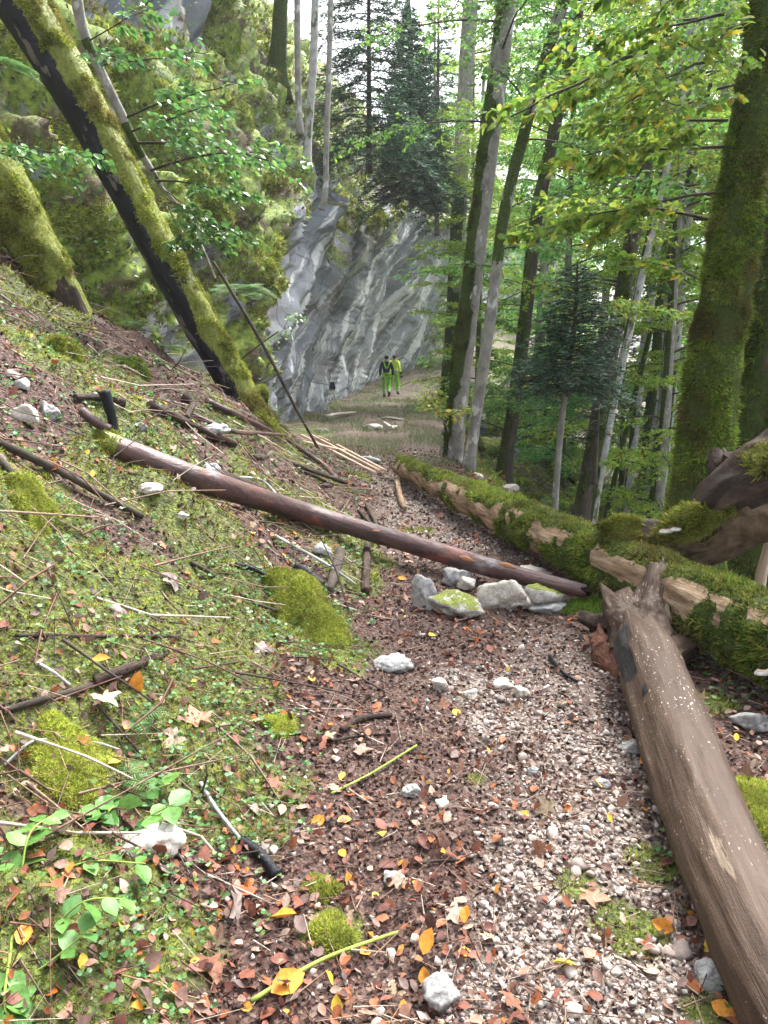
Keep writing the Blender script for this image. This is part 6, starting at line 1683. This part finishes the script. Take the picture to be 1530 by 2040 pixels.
    if vest:
        loop('belt', (0, 0, 1.0), .168, .030, M['lime'], ry=.15); loop('harness_strap', (0, 0, .945), .172, .014, M['cloth_black'], ry=.155)
        for s in (-1, 1):
            loop('leg_loop', (s * .10, 0, .80), .118, .013, M['cloth_black'])
            V, T, inf = tube(spline([V3(s * .13, .10, 1.50), V3(s * .13, -.06, 1.52), V3(s * .10, -.15, 1.40), V3(s * .045, -.168, 1.26), V3(s * .03, -.16, 1.22)], 20), [.026, .030], 8); link('brace', mesh_np('brace', V, T, M['lime'], smooth=True), rt)
    else:
        for w, e in (('wl', 'el'), ('wr', 'er')):
            W_, E_ = np.array(J[w]), np.array(J[e]); V, T, inf = tube(spline([W_ * .98 + E_ * .02, W_ * .6 + E_ * .4], 8), [.058, .062], 10); link('cuff', mesh_np('cuff', V, T, M['cloth_black'], smooth=True), rt)
        loop('reflective_band', (0, 0, 1.10), .15, .018, M['reflect'], ry=.132)
        V, T, _ = ball(np.array(J['wr']) + V3(.01, .02, -.12), np.array([.05, .055, .07]), 8); link('glove', mesh_np('glove', V, T, M['cloth_black'], smooth=True), rt)
    return rt
pa = G1(770, 792)
person('walker in black top with lime braces, climbing harness and lime trousers', pa, .03, M['cloth_black'], M['hair_d'], 1, True, ph=1)
pb_ = G1(785, 784)
person('bareheaded walker in yellow high-visibility jacket with dark cuffs and lime trousers', V3(pa[0] + .36, pa[1] + 1.7, float(H(pa[0] + .36, pa[1] + 1.7))), -.5, M['yellow'], M['hair_b'], 1, False, ph=-1)

# ------------------------------------------------------------------ mossy boulders and dead wood on the slope to the right
SLR = [(985, 900, 60, 40, 'mossy boulder at the roots of the dark crooked trunk'), (1030, 965, 50, 26, 'low mossy rock on the slope just behind the mossy log'), (955, 855, 60, 50, 'mossy hump beside the slim bare stem'),
       (1075, 1005, 46, 24, 'yellow-mossed rock left of the thin pale stem'), (1130, 1010, 60, 30, 'mossy boulder between the thin pale stem and the dark mossy trunk'), (1215, 1010, 60, 24, 'rounded mossy rock among the pale trunks'),
       (1160, 960, 50, 20, 'far mossy rock on the lower slope behind the dark mossy trunk'), (1250, 965, 50, 18, 'most distant mossy rock seen between the pale trunks')]
for i, (u, v, w, h, lb) in enumerate(SLR):
    p = G1(u, v + h * .3); d_ = math.hypot(p[1], p[2] - CAMZ); W = w * d_ / FPX / 2 * 1.2; Hh = h * d_ / FPX / 2 * 1.4
    V = facet(SV3, 1200 + i, 14, 1.0, .2) * np.array([W, W * .8, Hh]) + p + V3(0, 0, Hh * .4)
    rt = root('mossy_boulder', p, lb, 'boulder', 'mossy boulders on the right slope')
    nrm = unit(V - p); mo = sstep(-.1, .5, nrm[:, 2]) * sstep(-.6, .0, fbm(V[:, 0] * 2, V[:, 1] * 2, V[:, 2] * 2, 3, 8))
    part('rock', V, ST3, M['rock'], rt, attrs=dict(sp=V * 2, moss=mo), smooth=False)
    surf_moss(V, ST3, dict(n=nrm), mo, 1500, .05, MOSS_Y, rt)
for i, (px, r_, lb) in enumerate([([(985, 800), (1010, 850), (1050, 905)], 12, 'thick mossy dead bough leaning at the uprooted hollow'), ([(1075, 905), (1120, 950), (1165, 985)], 8, 'yellow-mossed dead bough lying down the right slope'),
                                  ([(1190, 930), (1240, 900), (1300, 870)], 5, 'thin mossy dead bough caught between pale trunks'), ([(900, 850), (935, 880), (960, 905)], 8, 'mossy dead bough at the roots of the half-mossy beech')]):
    P = G([a_ for a_, _ in px], [b_ for _, b_ in px]); P = P + V3(0, 0, 1) * np.array([[.1], [.28], [.12]]); rr = r_ * P[1, 1] / FPX
    rt, _V, _T, _i, _m = make_log('mossy_bough', lb, P, [rr * 1.2, rr, rr * .7], M['bark_mossy'], lambda t, a, n: 1.1 * (angd(a, 0) < 2.2), 1600, .045, MOSS_Y, 12, 40, .15, 3, 'branch', 'mossy boughs down the slope', seed=90 + i)
hp = G1(990, 925); 
rt = root('root_plate', hp, 'dark torn root plate with hanging roots in the hollow right of the slim bare stem', 'roots')
V = facet(SV3, 77, 12, 1.0, .45) * np.array([.55, .35, .42]) + hp + V3(-.1, .1, .25)
part('root_mass', V, ST3, M['bark_decay'], rt, attrs=dict(sp=V, moss=np.clip((V[:, 2] > hp[2] + .45) * 1.0, 0, 1)))
for i in range(14):
    a0 = hp + V3(rng.uniform(-.5, .4), -.15, rng.uniform(.1, .55)); a1 = a0 + V3(rng.uniform(-.25, .25), -.25, rng.uniform(-.4, -.1))
    V, T, inf = tube(spline([a0, (a0 + a1) / 2 + .05 * rng.normal(size=3), a1], 8), [.02, .006], 6)
    part('root', V, T, M['bark_dark'], rt, attrs=dict(sp=inf['sp'], moss=inf['L'] * 0), smooth=True)
